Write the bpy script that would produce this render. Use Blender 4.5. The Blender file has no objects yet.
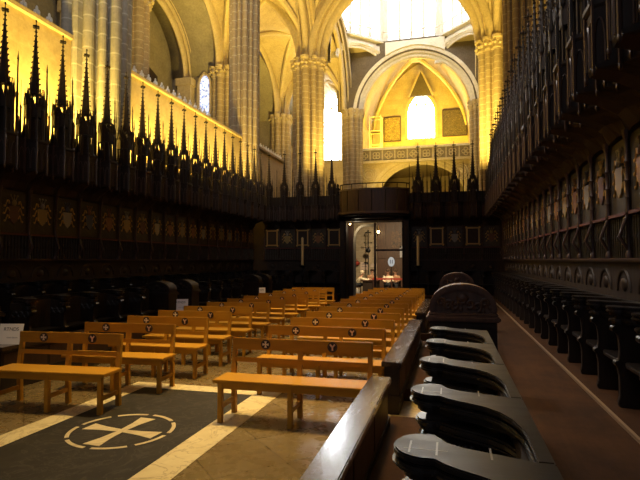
import bpy, bmesh, math, random
from mathutils import Vector, Matrix
random.seed(7)
PI = math.pi
S = bpy.context.scene
C = S.collection

# ------------------------------------------------------------------ helpers
class MB:
    """collects shapes, then links them as ONE mesh object"""
    def __init__(s):
        s.v = []; s.f = []; s.m = []; s.mi = 0
    def add(s, vs, fs):
        o = len(s.v); s.v += [tuple(p) for p in vs]
        for f in fs:
            s.f.append([i + o for i in f]); s.m.append(s.mi)
    def box(s, x0, x1, y0, y1, z0, z1):
        s.add([(x0,y0,z0),(x1,y0,z0),(x1,y1,z0),(x0,y1,z0),(x0,y0,z1),(x1,y0,z1),(x1,y1,z1),(x0,y1,z1)],
              [(0,3,2,1),(4,5,6,7),(0,1,5,4),(1,2,6,5),(2,3,7,6),(3,0,4,7)])
    def beam(s, p, q, w, h, up=(0,0,1)):
        p = Vector(p); q = Vector(q); d = (q-p).normalized(); u = Vector(up)
        a = d.cross(u)
        if a.length < 1e-5: a = d.cross(Vector((1,0,0)))
        a.normalize(); b = a.cross(d).normalized(); a = a*w/2; b = b*h/2
        s.add([p-a-b,p+a-b,p+a+b,p-a+b,q-a-b,q+a-b,q+a+b,q-a+b],
              [(0,1,2,3),(4,7,6,5),(0,4,5,1),(1,5,6,2),(2,6,7,3),(3,7,4,0)])
    def prism(s, poly, lo, hi, ax='z'):
        """poly: 2-D outline; extruded along ax. ax z:(x,y) x:(y,z) y:(x,z)"""
        n = len(poly)
        def P(a, b, c):
            return (a,b,c) if ax == 'z' else ((c,a,b) if ax == 'x' else (a,c,b))
        vs = [P(a,b,lo) for a,b in poly] + [P(a,b,hi) for a,b in poly]
        s.add(vs, [tuple(range(n))[::-1], tuple(range(n,2*n))] + [(i,(i+1)%n,(i+1)%n+n,i+n) for i in range(n)])
    def lathe(s, prof, n=12, c=(0,0,0), ph=0.0, closed=True):
        vs = []; fs = []
        for r, z in prof:
            for k in range(n):
                a = ph + 2*PI*k/n
                vs.append((c[0]+r*math.cos(a), c[1]+r*math.sin(a), c[2]+z))
        m = len(prof)
        for j in range(m-1):
            for k in range(n):
                k2 = (k+1) % n
                fs.append((j*n+k, j*n+k2, (j+1)*n+k2, (j+1)*n+k))
        if closed:
            fs.append(tuple(range(n))[::-1]); fs.append(tuple(range((m-1)*n, m*n)))
        s.add(vs, fs)
    def tube(s, pts, r, n=6, r2=None):
        pts = [Vector(p) for p in pts]; m = len(pts); vs = []; fs = []
        ref = None
        for i, p in enumerate(pts):
            d = (pts[min(i+1,m-1)] - pts[max(i-1,0)]).normalized()
            if ref is None:
                ref = Vector((0,0,1)) if abs(d.z) < .9 else Vector((1,0,0))
            a = d.cross(ref)
            if a.length < 1e-4: a = d.cross(Vector((0,1,0)))
            a.normalize(); b = a.cross(d).normalized(); ref = b
            rr = r if r2 is None else r + (r2-r)*i/max(m-1,1)
            for k in range(n):
                t = 2*PI*k/n
                vs.append(p + a*rr*math.cos(t) + b*rr*math.sin(t))
        for i in range(m-1):
            for k in range(n):
                k2 = (k+1) % n
                fs.append((i*n+k, i*n+k2, (i+1)*n+k2, (i+1)*n+k))
        fs.append(tuple(range(n))[::-1]); fs.append(tuple(range((m-1)*n, m*n)))
        s.add(vs, fs)
    def ball(s, c, rx, ry=None, rz=None, n=8, m=6):
        ry = rx if ry is None else ry; rz = rx if rz is None else rz
        vs = [(c[0],c[1],c[2]-rz)]
        for j in range(1, m):
            t = -PI/2 + PI*j/m
            for k in range(n):
                a = 2*PI*k/n
                vs.append((c[0]+rx*math.cos(t)*math.cos(a), c[1]+ry*math.cos(t)*math.sin(a), c[2]+rz*math.sin(t)))
        vs.append((c[0],c[1],c[2]+rz)); L = len(vs)-1
        fs = [(0, 1+(k+1)%n, 1+k) for k in range(n)]
        for j in range(m-2):
            for k in range(n):
                fs.append((1+j*n+k, 1+j*n+(k+1)%n, 1+(j+1)*n+(k+1)%n, 1+(j+1)*n+k))
        fs += [(1+(m-2)*n+k, 1+(m-2)*n+(k+1)%n, L) for k in range(n)]
        s.add(vs, fs)
    def build(s, name, mats, parent=None, smooth=False, bevel=0, loc=None, rotz=0, solid=0):
        me = bpy.data.meshes.new(name); me.from_pydata(s.v, [], s.f)
        if not isinstance(mats, (list, tuple)): mats = [mats]
        for m in mats: me.materials.append(m)
        for p, i in zip(me.polygons, s.m):
            p.material_index = i
        me.update()
        bm = bmesh.new(); bm.from_mesh(me); bmesh.ops.recalc_face_normals(bm, faces=bm.faces)
        if bevel:
            es = [e for e in bm.edges if len(e.link_faces) == 2 and e.calc_face_angle(0) > .6]
            bmesh.ops.bevel(bm, geom=es, offset=bevel, segments=2, affect='EDGES', clamp_overlap=True)
        bm.to_mesh(me); bm.free()
        if smooth:
            for p in me.polygons: p.use_smooth = True
            try: me.set_sharp_from_angle(angle=math.radians(40))
            except Exception: pass
        o = bpy.data.objects.new(name, me); C.objects.link(o)
        if parent is not None: o.parent = parent
        if loc: o.location = loc
        if rotz: o.rotation_euler.z = rotz
        if solid:
            md = o.modifiers.new('thickness', 'SOLIDIFY'); md.thickness = solid; md.offset = 1
        return o

def empty(name, loc=(0,0,0), rotz=0):
    o = bpy.data.objects.new(name, None); C.objects.link(o)
    o.location = loc; o.rotation_euler = (0,0,rotz); o.empty_display_size = .1
    return o
def tag(o, label, cat, group=None):
    o['label'] = label; o['category'] = cat
    if group: o['group'] = group
    return o
def struct(o):
    o['kind'] = 'structure'; return o
def copy_tree(o, parent=None):
    c = o.copy(); C.objects.link(c)
    for k in ('label','group'):
        if parent is None and k in c: del c[k]
    if parent is not None: c.parent = parent
    for ch in list(o.children): copy_tree(ch, c)
    return c
ORD = ['first','second','third','fourth','fifth','sixth','seventh','eighth','ninth','tenth','eleventh','twelfth','thirteenth','fourteenth',
       'fifteenth','sixteenth','seventeenth','eighteenth','nineteenth','twentieth','twenty-first','twenty-second','twenty-third',
       'twenty-fourth','twenty-fifth','twenty-sixth','twenty-seventh','twenty-eighth','twenty-ninth']

# ------------------------------------------------------------------ materials
def mat(name, col, rough=.5, metal=0, spec=.5, coat=0, emit=None, estr=0):
    m = bpy.data.materials.new(name); m.use_nodes = True
    b = m.node_tree.nodes['Principled BSDF']
    b.inputs['Base Color'].default_value = (*col, 1); b.inputs['Roughness'].default_value = rough
    b.inputs['Metallic'].default_value = metal; b.inputs['Specular IOR Level'].default_value = spec
    b.inputs['Coat Weight'].default_value = coat; b.inputs['Coat Roughness'].default_value = .15
    if emit:
        b.inputs['Emission Color'].default_value = (*emit, 1); b.inputs['Emission Strength'].default_value = estr
    return m
def N(m, t, **kw):
    n = m.node_tree.nodes.new(t)
    for k, v in kw.items(): setattr(n, k, v)
    return n
def L(m, a, b): m.node_tree.links.new(a, b)
def bsdf(m): return m.node_tree.nodes['Principled BSDF']
def mix(m, fac, a, b, mode='MIX'):
    n = N(m, 'ShaderNodeMix', data_type='RGBA', blend_type=mode)
    for sock, val in ((n.inputs[0], fac), (n.inputs[6], a), (n.inputs[7], b)):
        if hasattr(val, 'is_linked'): L(m, val, sock)
        elif isinstance(val, (int, float)): sock.default_value = val
        else: sock.default_value = (*val, 1)
    return n.outputs[2]
def ramp(m, src, stops):
    r = N(m, 'ShaderNodeValToRGB'); L(m, src, r.inputs[0])
    e = r.color_ramp.elements
    while len(e) < len(stops): e.new(.5)
    for i, (p, c) in enumerate(stops):
        e[i].position = p; e[i].color = (*c, 1) if len(c) == 3 else c
    return r.outputs[0]
def coords(m, kind='Object', scale=(1,1,1), rot=(0,0,0)):
    t = N(m, 'ShaderNodeTexCoord'); mp = N(m, 'ShaderNodeMapping')
    mp.inputs['Scale'].default_value = scale; mp.inputs['Rotation'].default_value = rot
    L(m, t.outputs[kind], mp.inputs['Vector']); return mp.outputs[0]
def noise(m, vec, scale, detail=4, rough=.6, dist=0):
    n = N(m, 'ShaderNodeTexNoise'); n.inputs['Scale'].default_value = scale; n.inputs['Detail'].default_value = detail
    n.inputs['Roughness'].default_value = rough; n.inputs['Distortion'].default_value = dist
    L(m, vec, n.inputs['Vector']); return n.outputs['Fac']
def bump(m, h, strength=.3, dist=.02):
    b = N(m, 'ShaderNodeBump'); b.inputs['Strength'].default_value = strength; b.inputs['Distance'].default_value = dist
    L(m, h, b.inputs['Height']); L(m, b.outputs[0], bsdf(m).inputs['Normal'])
def wood(name, c0, c1, rough, stretch=(1,1,.12), scale=14, coat=0, spec=.5):
    m = mat(name, c0, rough, spec=spec, coat=coat)
    v = coords(m, 'Object', stretch)
    n = noise(m, v, scale, 6, .65, .6)
    L(m, ramp(m, n, [(.3, c0), (.7, c1)]), bsdf(m).inputs['Base Color'])
    r = ramp(m, n, [(.2, (rough*.8,)*3), (.8, (min(1, rough*1.3),)*3)])
    L(m, r, bsdf(m).inputs['Roughness'])
    bump(m, n, .12, .004)
    return m
def stone(name, c0, c1, joint=None, course=.42, ax='z', rough=.85, block=.9):
    """c0..c1 mottled stone; joint = colour of coursed joints (brick layout in object space)"""
    m = mat(name, c0, rough, spec=.25)
    v = coords(m)
    n = noise(m, v, .9, 6, .65); n2 = noise(m, v, 7, 5, .7)
    base = ramp(m, n, [(.3, c0), (.7, c1)])
    base = mix(m, .35, base, ramp(m, n2, [(.3, tuple(a*.6 for a in c0)), (.7, tuple(min(1,a*1.25) for a in c1))]))
    if joint:
        t = N(m, 'ShaderNodeTexCoord'); sp = N(m, 'ShaderNodeSeparateXYZ'); L(m, t.outputs['Object'], sp.inputs[0])
        cb = N(m, 'ShaderNodeCombineXYZ')
        if ax == 'z':     # shafts: angle-free, only courses staggered by x+y
            ad = N(m, 'ShaderNodeMath', operation='ADD'); L(m, sp.outputs[0], ad.inputs[0]); L(m, sp.outputs[1], ad.inputs[1])
            ml = N(m, 'ShaderNodeMath', operation='MULTIPLY'); L(m, ad.outputs[0], ml.inputs[0]); ml.inputs[1].default_value = .001; sh = N(m, 'ShaderNodeMath', operation='ADD'); L(m, ml.outputs[0], sh.inputs[0]); sh.inputs[1].default_value = .22; L(m, sh.outputs[0], cb.inputs[0])
        else:
            L(m, sp.outputs[{'x':0,'y':1}[ax]], cb.inputs[0])
        L(m, sp.outputs[2], cb.inputs[1])
        br = N(m, 'ShaderNodeTexBrick'); L(m, cb.outputs[0], br.inputs['Vector'])
        br.inputs['Scale'].default_value = 1; br.inputs['Brick Width'].default_value = block; br.inputs['Row Height'].default_value = course
        br.inputs['Mortar Size'].default_value = .03 if ax == 'z' else .015; br.inputs['Mortar Smooth'].default_value = .7
        br.inputs['Color1'].default_value = (1,1,1,1); br.inputs['Color2'].default_value = (.95,.94,.93,1) if ax == 'z' else (.80,.78,.76,1); br.inputs['Mortar'].default_value = (1,1,1,1)
        base = mix(m, .8, base, br.outputs['Color'], 'MULTIPLY')
        base = mix(m, br.outputs['Fac'], base, joint)
    L(m, base, bsdf(m).inputs['Base Color']); bump(m, n2, .35, .02)
    return m

M = {}
M['oak'] = wood('dark_oak', (.016,.010,.007), (.040,.024,.015), .55, spec=.3)
M['endoak'] = wood('carved_end_oak', (.06,.028,.015), (.13,.062,.033), .45)
M['oakred'] = wood('red_brown_oak', (.028,.012,.008), (.070,.030,.017), .42, (1,1,.12))
M['polish'] = wood('polished_black_oak', (.009,.007,.006), (.022,.016,.013), .34, (.25,1,1), 18, coat=.0, spec=.28)
M['gloss'] = wood('glossy_black_oak', (.012,.009,.007), (.030,.022,.015), .30, (.25,1,1), 18, coat=.1, spec=.5)
M['ledge'] = wood('ledge_oak', (.030,.017,.012), (.062,.038,.027), .24, (1,.12,1), 22, coat=.45)
M['honey'] = wood('honey_beech', (.38,.175,.012), (.50,.245,.020), .42, (.12,1,1), 10, spec=.25)
M['gold'] = mat('old_gold', (.50,.30,.085), .45, .4)
M['iron'] = mat('black_iron', (.012,.012,.013), .45, .7)
M['wax'] = mat('cream_wax', (.75,.56,.25), .5)
M['paper'] = mat('white_paper', (.88,.80,.76), .7)
M['ink'] = mat('dark_ink', (.03,.025,.025), .7)
M['ink2'] = mat('grey_ink', (.25,.22,.23), .7)
M['pillar'] = stone('pillar_stone', (.30,.23,.14), (.40,.31,.20), (.50,.42,.29), .42, 'z')
M['pillarg'] = stone('pillar_grey_stone', (.27,.24,.19), (.36,.32,.25), (.46,.42,.34), .42, 'z')
M['wall_y'] = stone('ashlar_wall', (.42,.31,.16), (.55,.43,.25), (.44,.33,.18), .55, 'y', block=1.3)
M['wall_x'] = stone('ashlar_front', (.42,.32,.17), (.58,.46,.27), (.42,.33,.19), .55, 'x', block=1.3)
M['vault'] = stone('vault_stone', (.38,.29,.16), (.54,.43,.26))
M['arch'] = stone('arch_stone', (.44,.35,.20), (.58,.47,.30))
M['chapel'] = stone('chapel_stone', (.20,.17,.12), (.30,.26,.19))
M['shaded'] = stone('shaded_stone', (.085,.065,.045), (.17,.135,.10))  # lantern bay spandrels: the shade under the squinches put into the stone colour
M['white_stone'] = stone('pale_stone', (.55,.50,.42), (.72,.67,.58))
M['glow'] = mat('daylit_glass', (.9,.93,1), .4, emit=(.90,.95,1), estr=14)
M['glowaisle'] = mat('daylit_aisle_glass', (.9,.93,1), .4, emit=(.86,.92,1), estr=34)
M['glowdrum'] = mat('lantern_glass', (.9,.93,1), .4, emit=(.93,.96,1), estr=7)
M['lamp'] = mat('lamp_glass', (1,.8,.4), .4, emit=(1,.72,.30), estr=22)
M['skin'] = mat('skin', (.42,.22,.14), .55)
M['cream'] = mat('cream_cloth', (.72,.62,.45), .8)
M['trouser'] = mat('dark_cloth', (.012,.012,.015), .85)
M['hair'] = mat('grey_hair', (.62,.52,.36), .8)
M['hairb'] = mat('brown_hair', (.05,.025,.012), .8)
M['red'] = mat('red_cloth', (.30,.035,.02), .8)
M['tan'] = mat('tan_cloth', (.30,.16,.08), .8)
M['bluesign'] = mat('pale_blue_sign', (.28,.38,.62), .5)
M['bluedk'] = mat('deep_blue', (.03,.05,.16), .5)

def floor_mat():
    m = mat('polished_floor_stone', (.2,.14,.07), .25, spec=.5)
    v = coords(m)
    n = noise(m, v, 1.1, 7, .7, .8); n2 = noise(m, v, 6, 6, .7, .4)
    base = ramp(m, n, [(.25, (.125,.085,.036)), (.5, (.18,.125,.055)), (.75, (.25,.18,.085))])
    base = mix(m, .22, base, ramp(m, n2, [(.3, (.13,.09,.04)), (.7, (.22,.155,.075))]))
    br = N(m, 'ShaderNodeTexBrick'); L(m, coords(m, 'Object', (1,1,1), (0,0,PI/4)), br.inputs['Vector'])
    br.offset = 0; br.inputs['Scale'].default_value = 1; br.inputs['Brick Width'].default_value = .62; br.inputs['Row Height'].default_value = .62
    br.inputs['Mortar Size'].default_value = .006; br.inputs['Color1'].default_value = (1,1,1,1); br.inputs['Color2'].default_value = (.82,.8,.78,1)
    br.inputs['Mortar'].default_value = (.45,.42,.38,1)
    base = mix(m, 1, base, br.outputs['Color'], 'MULTIPLY')
    L(m, base, bsdf(m).inputs['Base Color'])
    L(m, ramp(m, n2, [(.3, (.20,)*3), (.7, (.36,)*3)]), bsdf(m).inputs['Roughness'])
    return m
M['floor'] = floor_mat()
def marble(name, c0, c1, vein, rough=.3, sc=3):
    m = mat(name, c0, rough, spec=.5 if rough < .45 else .2)
    v = coords(m); n = noise(m, v, sc, 8, .7, 1.2); n2 = noise(m, v, sc*.7, 8, .6, 2.5)
    b = ramp(m, n, [(.3, c0), (.7, c1)])
    f = ramp(m, n2, [(.47, (0,0,0)), (.5, (.7,.7,.7)), (.53, (0,0,0))])
    L(m, mix(m, f, b, vein), bsdf(m).inputs['Base Color'])
    return m
M['stripe'] = marble('cream_marble', (.58,.46,.24), (.74,.62,.37), (.30,.20,.10))
M['gaptile'] = marble('lit_gap_tile', (.42,.29,.10), (.55,.40,.16), (.25,.17,.07), .4)  # floor tile brightened in colour to stand for light falling there
M['slab'] = marble('dark_slate', (.016,.013,.010), (.034,.028,.021), (.06,.05,.04), .6)
M['inlay'] = marble('inlay_marble', (.52,.41,.23), (.66,.55,.34), (.40,.30,.17))
def planks():
    m = mat('walkway_planks', (.06,.03,.015), .75, spec=.12)
    v = coords(m, 'Object', (1,.1,1)); n = noise(m, v, 9, 6, .7, .5); n2 = noise(m, coords(m), 1.6, 5, .7)
    b = ramp(m, n, [(.3, (.030,.012,.005)), (.7, (.072,.030,.011))])
    b = mix(m, .5, b, ramp(m, n2, [(.35, (.024,.011,.005)), (.65, (.088,.036,.012))]))
    L(m, b, bsdf(m).inputs['Base Color']); bump(m, n, .1, .005); return m
M['planks'] = planks()
def painted(name, field):
    """painted armorial board: dark gilded ground"""
    m = mat(name, field, .5)
    v = coords(m); n = noise(m, v, 9, 5, .7, 1)
    L(m, ramp(m, n, [(.35, (.020,.014,.008)), (.6, field), (.75, tuple(a*2.2 for a in field))]), bsdf(m).inputs['Base Color'])
    return m
M['board'] = painted('painted_board', (.045,.033,.016))
SH = [mat('shield_gold',(.26,.18,.06),.45), mat('shield_rust',(.22,.09,.03),.5), mat('shield_white',(.26,.24,.19),.5), mat('shield_dull_red',(.12,.05,.03),.5), mat('shield_blue',(.06,.07,.10),.5)]
def stained():
    m = mat('stained_glass', (.4,.5,.8), .4)
    vo = N(m, 'ShaderNodeTexVoronoi'); vo.inputs['Scale'].default_value = 3.2; L(m, coords(m), vo.inputs['Vector'])
    c = ramp(m, noise(m, coords(m), 5, 3, .6), [(.40, (.10,.16,.42)), (.5, (.85,.9,1)), (.58, (.08,.10,.26))])
    L(m, c, bsdf(m).inputs['Emission Color']); bsdf(m).inputs['Emission Strength'].default_value = 1.6; return m
M['stained'] = stained()

# ------------------------------------------------------------------ camera
cam = bpy.data.cameras.new('camera'); co = bpy.data.objects.new('camera', cam); C.objects.link(co)
cam.sensor_width = 36; cam.lens = 500*36/640; cam.clip_start = .05; cam.clip_end = 300
TH = math.atan(20/500); PS = math.atan(131/500*math.cos(TH))
co.location = (0,0,1.65); co.rotation_euler = (PI/2+TH, 0, PS)
S.camera = co

XM = -3.075                       # middle line of the choir
def mx(x): return 2*XM - x
YE = 20.4                         # face of the end wall
XR, XL = 1.86, -8.10              # stall backs, right and left

# ------------------------------------------------------------------ floor and platforms
b = MB(); b.box(-24, 12, -12, 60, -.3, 0); struct(b.build('floor', M['floor']))
def platform(side):
    f = (lambda x: x) if side == 'right' else mx
    b = MB()
    for y0, y1 in ((-2,4.93),(5.98,9.6),(10.5,14.6),(15.6,YE-.6)):
        xs = sorted((f(-.72), f(-.25))); b.box(xs[0], xs[1], y0, y1, 0, .14)
    xs = sorted((f(-.25), f(.285))); b.box(xs[0], xs[1], -2, YE-.6, 0, .14)
    struct(b.build('floor_%s_lower_step' % side, M['planks']))
    b = MB(); xs = sorted((f(.285), f(2.9))); b.box(xs[0], xs[1], -2, YE+.6, 0, .28)
    struct(b.build('floor_%s_walkway' % side, M['planks']))
    b = MB(); xs = sorted((f(1.365), f(1.9))); b.box(xs[0], xs[1], -2, YE-.5, .28, .30)
    struct(b.build('floor_%s_stall_step' % side, M['planks']))
    b = MB(); xs = sorted((f(1.345), f(1.372))); b.box(xs[0], xs[1], -2, YE-.5, .28, .306)
    struct(b.build('trim_%d' % (1 if side == 'right' else 2), mat('worn_nosing_'+side, (.30,.20,.12), .3)))
platform('right'); platform('left')
b = MB(); b.box(-8.1, -4.35, YE-1.1, YE+.6, 0, .279); b.box(-1.6, 1.95, YE-1.1, YE+.6, 0, .279)
struct(b.build('floor_end_step', M['planks']))

b = MB(); b.box(-.74,-.25,4.94,5.97,0,.006); struct(b.build('floor_gap_tiles', M['gaptile']))  # lit patch of floor in the gap, its light put into the colour
# tomb slab in the floor with its marble border
g = empty('grave_slab', (-3.10, 4.27, 0)); tag(g, 'dark floor slab inlaid with a cream cross in a broken ring', 'floor slab')
b = MB(); b.box(-.76,.74,-2.6,1.49,.0,.004); b.build('slab', M['slab'], g)
b = MB()
def patty(r, w0, w1):
    o = []
    for k in range(4):
        a = PI/2*k; ca, sa = math.cos(a), math.sin(a)
        for t, u in ((w0,-w0),(r*.55,-w0*1.5),(r,-w1),(r,w1),(r*.55,w0*1.5)):
            o.append((t*ca-u*sa, t*sa+u*ca))
    return o
b.prism(patty(.395,.034,.09), .004, .0065); b.build('cross', M['inlay'], g, rotz=math.radians(-4)).location = (.01,-.02,0)
for k in range(8):
    b = MB(); a0 = math.radians(45*k+4); a1 = math.radians(45*k+41)
    pts = [(.500*math.cos(a0+(a1-a0)*i/8), .500*math.sin(a0+(a1-a0)*i/8)) for i in range(9)] + [(.463*math.cos(a1-(a1-a0)*i/8), .463*math.sin(a1-(a1-a0)*i/8)) for i in range(9)]
    b.prism(pts, .004, .0065); b.build('ring_segment', M['inlay'], g)
for nm, lab, x0, x1, y0, y1 in (('marble_strip','cream marble floor strip left of the dark slab',-4.11,-3.86,1.6,6.0),
                       ('marble_strip','veined cream marble floor strip between dark slab and front bench',-2.36,-2.05,1.6,6.0),
                       ('marble_strip','short cream marble strip across the far end of the dark slab',-3.86,-2.36,5.76,6.0)):
    b = MB(); b.box(x0,x1,y0,y1,0,.005); tag(b.build(nm, M['stripe']), lab, 'floor strip', 'marble strips around the slab')

# ------------------------------------------------------------------ benches
def make_bench(W):
    """origin: middle of the back at the floor, seat towards -y"""
    r = empty('bench')
    b = MB(); b.box(-W/2-.05, W/2+.05, -.36, -.005, .405, .44); b.build('seat', M['honey'], r, bevel=.006)
    b = MB(); b.box(-W/2, W/2, .030, .056, .685, .81); b.build('back_board', M['honey'], r, bevel=.006)
    b = MB(); b.box(-W/2+.02, W/2-.02, .018, .038, .555, .605); b.build('back_rail', M['honey'], r, bevel=.004)
    b = MB(); b.box(-W/2+.02, W/2-.02, -.32, -.297, .345, .405); b.build('apron', M['honey'], r)
    for x in (-W/2+.02, 0, W/2-.02):
        b = MB(); b.box(x-.024, x+.024, -.335, -.285, 0, .405); b.build('leg', M['honey'], r, bevel=.004)
        b = MB(); b.add([(x-.024,.015,0),(x+.024,.015,0),(x+.024,.065,0),(x-.024,.065,0),
                         (x-.024,.0,.44),(x+.024,.0,.44),(x+.024,.047,.44),(x-.024,.047,.44),
                         (x-.024,.056,.80),(x+.024,.056,.80),(x+.024,.088,.80),(x-.024,.088,.80)],
                        [(3,2,1,0),(8,9,10,11)]+[(i,(i+1)%4,(i+1)%4+4,i+4) for i in range(4)]+[(i+4,(i+1)%4+4,(i+1)%4+8,i+8) for i in range(4)])
        b.build('leg', M['honey'], r)
        b = MB(); b.box(x-.014, x+.014, -.29, .03, .14, .185); b.build('stretcher', M['honey'], r)
    for k, x in ((0, -W*.25), (1, W*.23)):
        b = MB()
        b.prism([(x+.053*math.cos(2*PI*i/20), .748+.053*math.sin(2*PI*i/20)) for i in range(20)], -.018+.043, -.010+.043, 'y')
        md = b.build('medallion', M['iron_brown'], r)
        b = MB()
        b.prism([(x+.046*math.cos(2*PI*i/20), .748+.046*math.sin(2*PI*i/20)) for i in range(20)]+
                [(x+.041*math.cos(-2*PI*i/20), .748+.041*math.sin(-2*PI*i/20)) for i in range(21)], -.0195+.043, -.017+.043, 'y')
        b.build('ring', M['ringbrown'], md)
        b = MB()
        if k == 0:
            b.prism([(x+p, .748+q) for p, q in patty(.034,.006,.013)], -.022+.043, -.016+.043, 'y')
            b.build('cross', M['enamel'], md)
        else:
            b.prism([(x+p, .748+q) for p, q in ((-.008,-.034),(.010,-.034),(.008,-.004),(.030,.024),(.020,.034),(0,.012),(-.018,.034),(-.030,.022),(-.007,-.004))], -.022+.043, -.016+.043, 'y')
            b.build('saltire', M['pinkwhite'], md)
    return r
M['iron_brown'] = mat('medallion_brown', (.035,.014,.007), .4)
M['ringbrown'] = mat('medallion_ring', (.09,.05,.022), .4)
M['pinkwhite'] = mat('pink_enamel', (.78,.50,.33), .4); M['enamel'] = mat('cream_enamel', (.85,.70,.48), .4)
rowR = [5.04, 6.11, 7.04, 7.91, 8.80, 9.68, 10.6, 11.5, 12.4, 13.3, 14.2, 15.1]
rowL = [4.88, 5.80, 6.62, 7.46, 8.30, 9.20, 10.1, 11.0, 12.0, 13.0, 13.9, 14.8]
bR = make_bench(1.52); bL = make_bench(1.30)
for i, y in enumerate(rowR):
    o = bR if i == 0 else copy_tree(bR)
    o.location = (-1.545 + (0 if i < 2 else random.uniform(-.02,.02)), y, 0); o.rotation_euler.z = math.radians(random.uniform(-1,1) + (1.2 if i == 0 else 1))
    tag(o, 'honey wooden bench in the right-hand column, %s row from the front' % ORD[i], 'bench', 'benches of the right-hand column')
for i, y in enumerate(rowL):
    o = bL if i == 0 else copy_tree(bL)
    o.location = ((-4.29, -4.16, -4.10)[i] if i < 3 else -4.10 + random.uniform(-.02,.02), y, 0); o.rotation_euler.z = math.radians(5 if i == 0 else random.uniform(2,5))
    tag(o, 'honey wooden bench in the left-hand column, %s row from the front' % ORD[i], 'bench', 'benches of the left-hand column')

# ------------------------------------------------------------------ stalls
PI_ = .688                         # stall spacing
def arm_outline(g=0.0):
    """plan of an armrest and the curved top of the seat back running to the next armrest at y=-PI_"""
    o = []
    for i in range(13):                            # rounded spatula end, from the near side (-y) round the tip
        a = math.radians(-75 - 210*i/12)
        o.append((.085 + (.100+g)*math.cos(a), .022 + (.108+g)*math.sin(a)))
    o += [(.150,.062+g), (.20,.030+g), (.30,.0+g), (.395,-.030+g), (.445,-.030), (.445,-.030-PI_), (.395-g,-.030-PI_)]
    for x, y in ((.395,-.50),(.388,-.42),(.368,-.335),(.335,-.262),(.287,-.205),(.232,-.170),(.18,-.142),(.14,-.115)):
        o.append((x-g*.8, y-g*.5))
    return o
def add_stall(r, wd, wp, detail=False):
    b = MB(); b.prism(arm_outline(.0), .918, .94); b.prism(arm_outline(-.012), .908, .918); b.prism(arm_outline(-.03), .855, .888)
    arm = b.build('armrest', wp, r, bevel=.006)
    b = MB(); b.prism(arm_outline(.004), .886, .908); b.build('bead', M['gloss'], arm, bevel=.009)
    b = MB(); b.prism(arm_outline(-.020), .795, .825); b.prism(arm_outline(-.034), .775, .795); b.build('lower_roll', M['gloss'], r, bevel=.010)
    if detail:
        for x0, x1, y0, y1 in ((.02,.15,-.018,-.015),(.035,.041,-.05,.05),(.115,.121,-.055,.055),(.27,.276,-.05,.042)):
            b = MB(); b.box(x0,x1,y0,y1,.9395,.9406); b.build('joint_line', M['pale_joint'], arm)
    # partition with pierced roundels and a scrolled front
    prof = [(.08,0),(.43,0),(.43,.86),(.09,.86),(.055,.85),(.05,.815),(.075,.785),(.055,.765),(.035,.735),(.045,.70),(.065,.68),(.075,.62),(.08,.52),(.07,.46),(.055,.44),(.05,.40),(.06,.38),(.075,.30),(.075,.12),(.06,.06)]
    b = MB(); b.prism(prof, -.028, .028, 'y')
    pt = b.build('partition', wd, r, bevel=.005)
    for p, w, rr in (((.045,.735),.045,.032),((.07,.80),.05,.02),((.06,.42),.04,.028)):
        b = MB(); b.tube([(p[0],-w,p[1]),(p[0],w,p[1])], rr, 10); b.build('knob', M['gloss'], pt, smooth=True)
    if detail:
        for s in (-1,1):
            for cx, cz in ((.13,.70),(.235,.70),(.34,.70)):
                b = MB(); ring = [(cx+.045*math.cos(2*PI*i/14), s*.030, cz+.045*math.sin(2*PI*i/14)) for i in range(15)]
                b.tube(ring, .009, 5)
                for k in range(4):
                    a = PI/4+PI/2*k; b.ball((cx+.020*math.cos(a), s*.030, cz+.020*math.sin(a)), .017, .007, .017, 6, 4)
                b.build('roundel', M['gloss'], pt, smooth=True)
    b = MB(); b.prism([(.12,-.03),(.40,-.03),(.40,-PI_+.03),(.12,-PI_+.03),(.09,-PI_+.15),(.085,-PI_/2),(.09,-.15)], .40, .435); b.build('seat', wp, r, bevel=.006)
    # curved seat back under the armrest
    b = MB(); n = 12; vs = []; fs = []
    for i in range(n+1):
        t = i/n; y = -.03 - (PI_-.06)*t; d = abs(t-.5)*2; x = .385 - .05*d**3
        vs += [(x,y,.0),(x,y,.88),(x+.05,y,.88),(x+.05,y,.0)]
    for i in range(n):
        for k in range(4):
            fs.append((4*i+k, 4*i+(k+1)%4, 4*i+4+(k+1)%4, 4*i+4+k))
    fs += [(0,1,2,3), (4*n+3,4*n+2,4*n+1,4*n)]
    b.add(vs, fs); b.build('seat_back', wd, r)
M['pale_joint'] = mat('worn_joint', (.22,.20,.17), .3)

def spire_mesh(b, c, z0, h, r0, n=6, rows=11):
    """tapering crocketed spire with a cross finial"""
    zt = z0+h
    b.lathe([(r0,0),(r0*1.12,.03),(r0*.9,.06),(r0*.10,h)], n, (c[0],c[1],z0), PI/6)
    for j in range(rows):
        t = (j+.6)/rows; z = z0+.06+(h-.10)*t; r = r0*.9*(1-t)+r0*.12*t
        for k in range(n):
            a = PI/6 + 2*PI*k/n
            s = .030*(1-.45*t)
            x = c[0]+(r+s*.55)*math.cos(a); y = c[1]+(r+s*.55)*math.sin(a)
            b.ball((x,y,z), s*.62, s*.62, s*.75, 5, 3)
    b.lathe([(.014,0),(.030,.02),(.014,.04),(.012,.10),(.026,.13),(.010,.17),(.006,.235)], 6, (c[0],c[1],zt-.02))
    for k in range(4):
        a = PI/2*k
        b.ball((c[0]+.048*math.cos(a), c[1]+.048*math.sin(a), zt+.095), .028, .028, .026, 6, 4)
    b.ball((c[0],c[1],zt+.215), .018, .018, .03, 6, 4)

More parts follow.
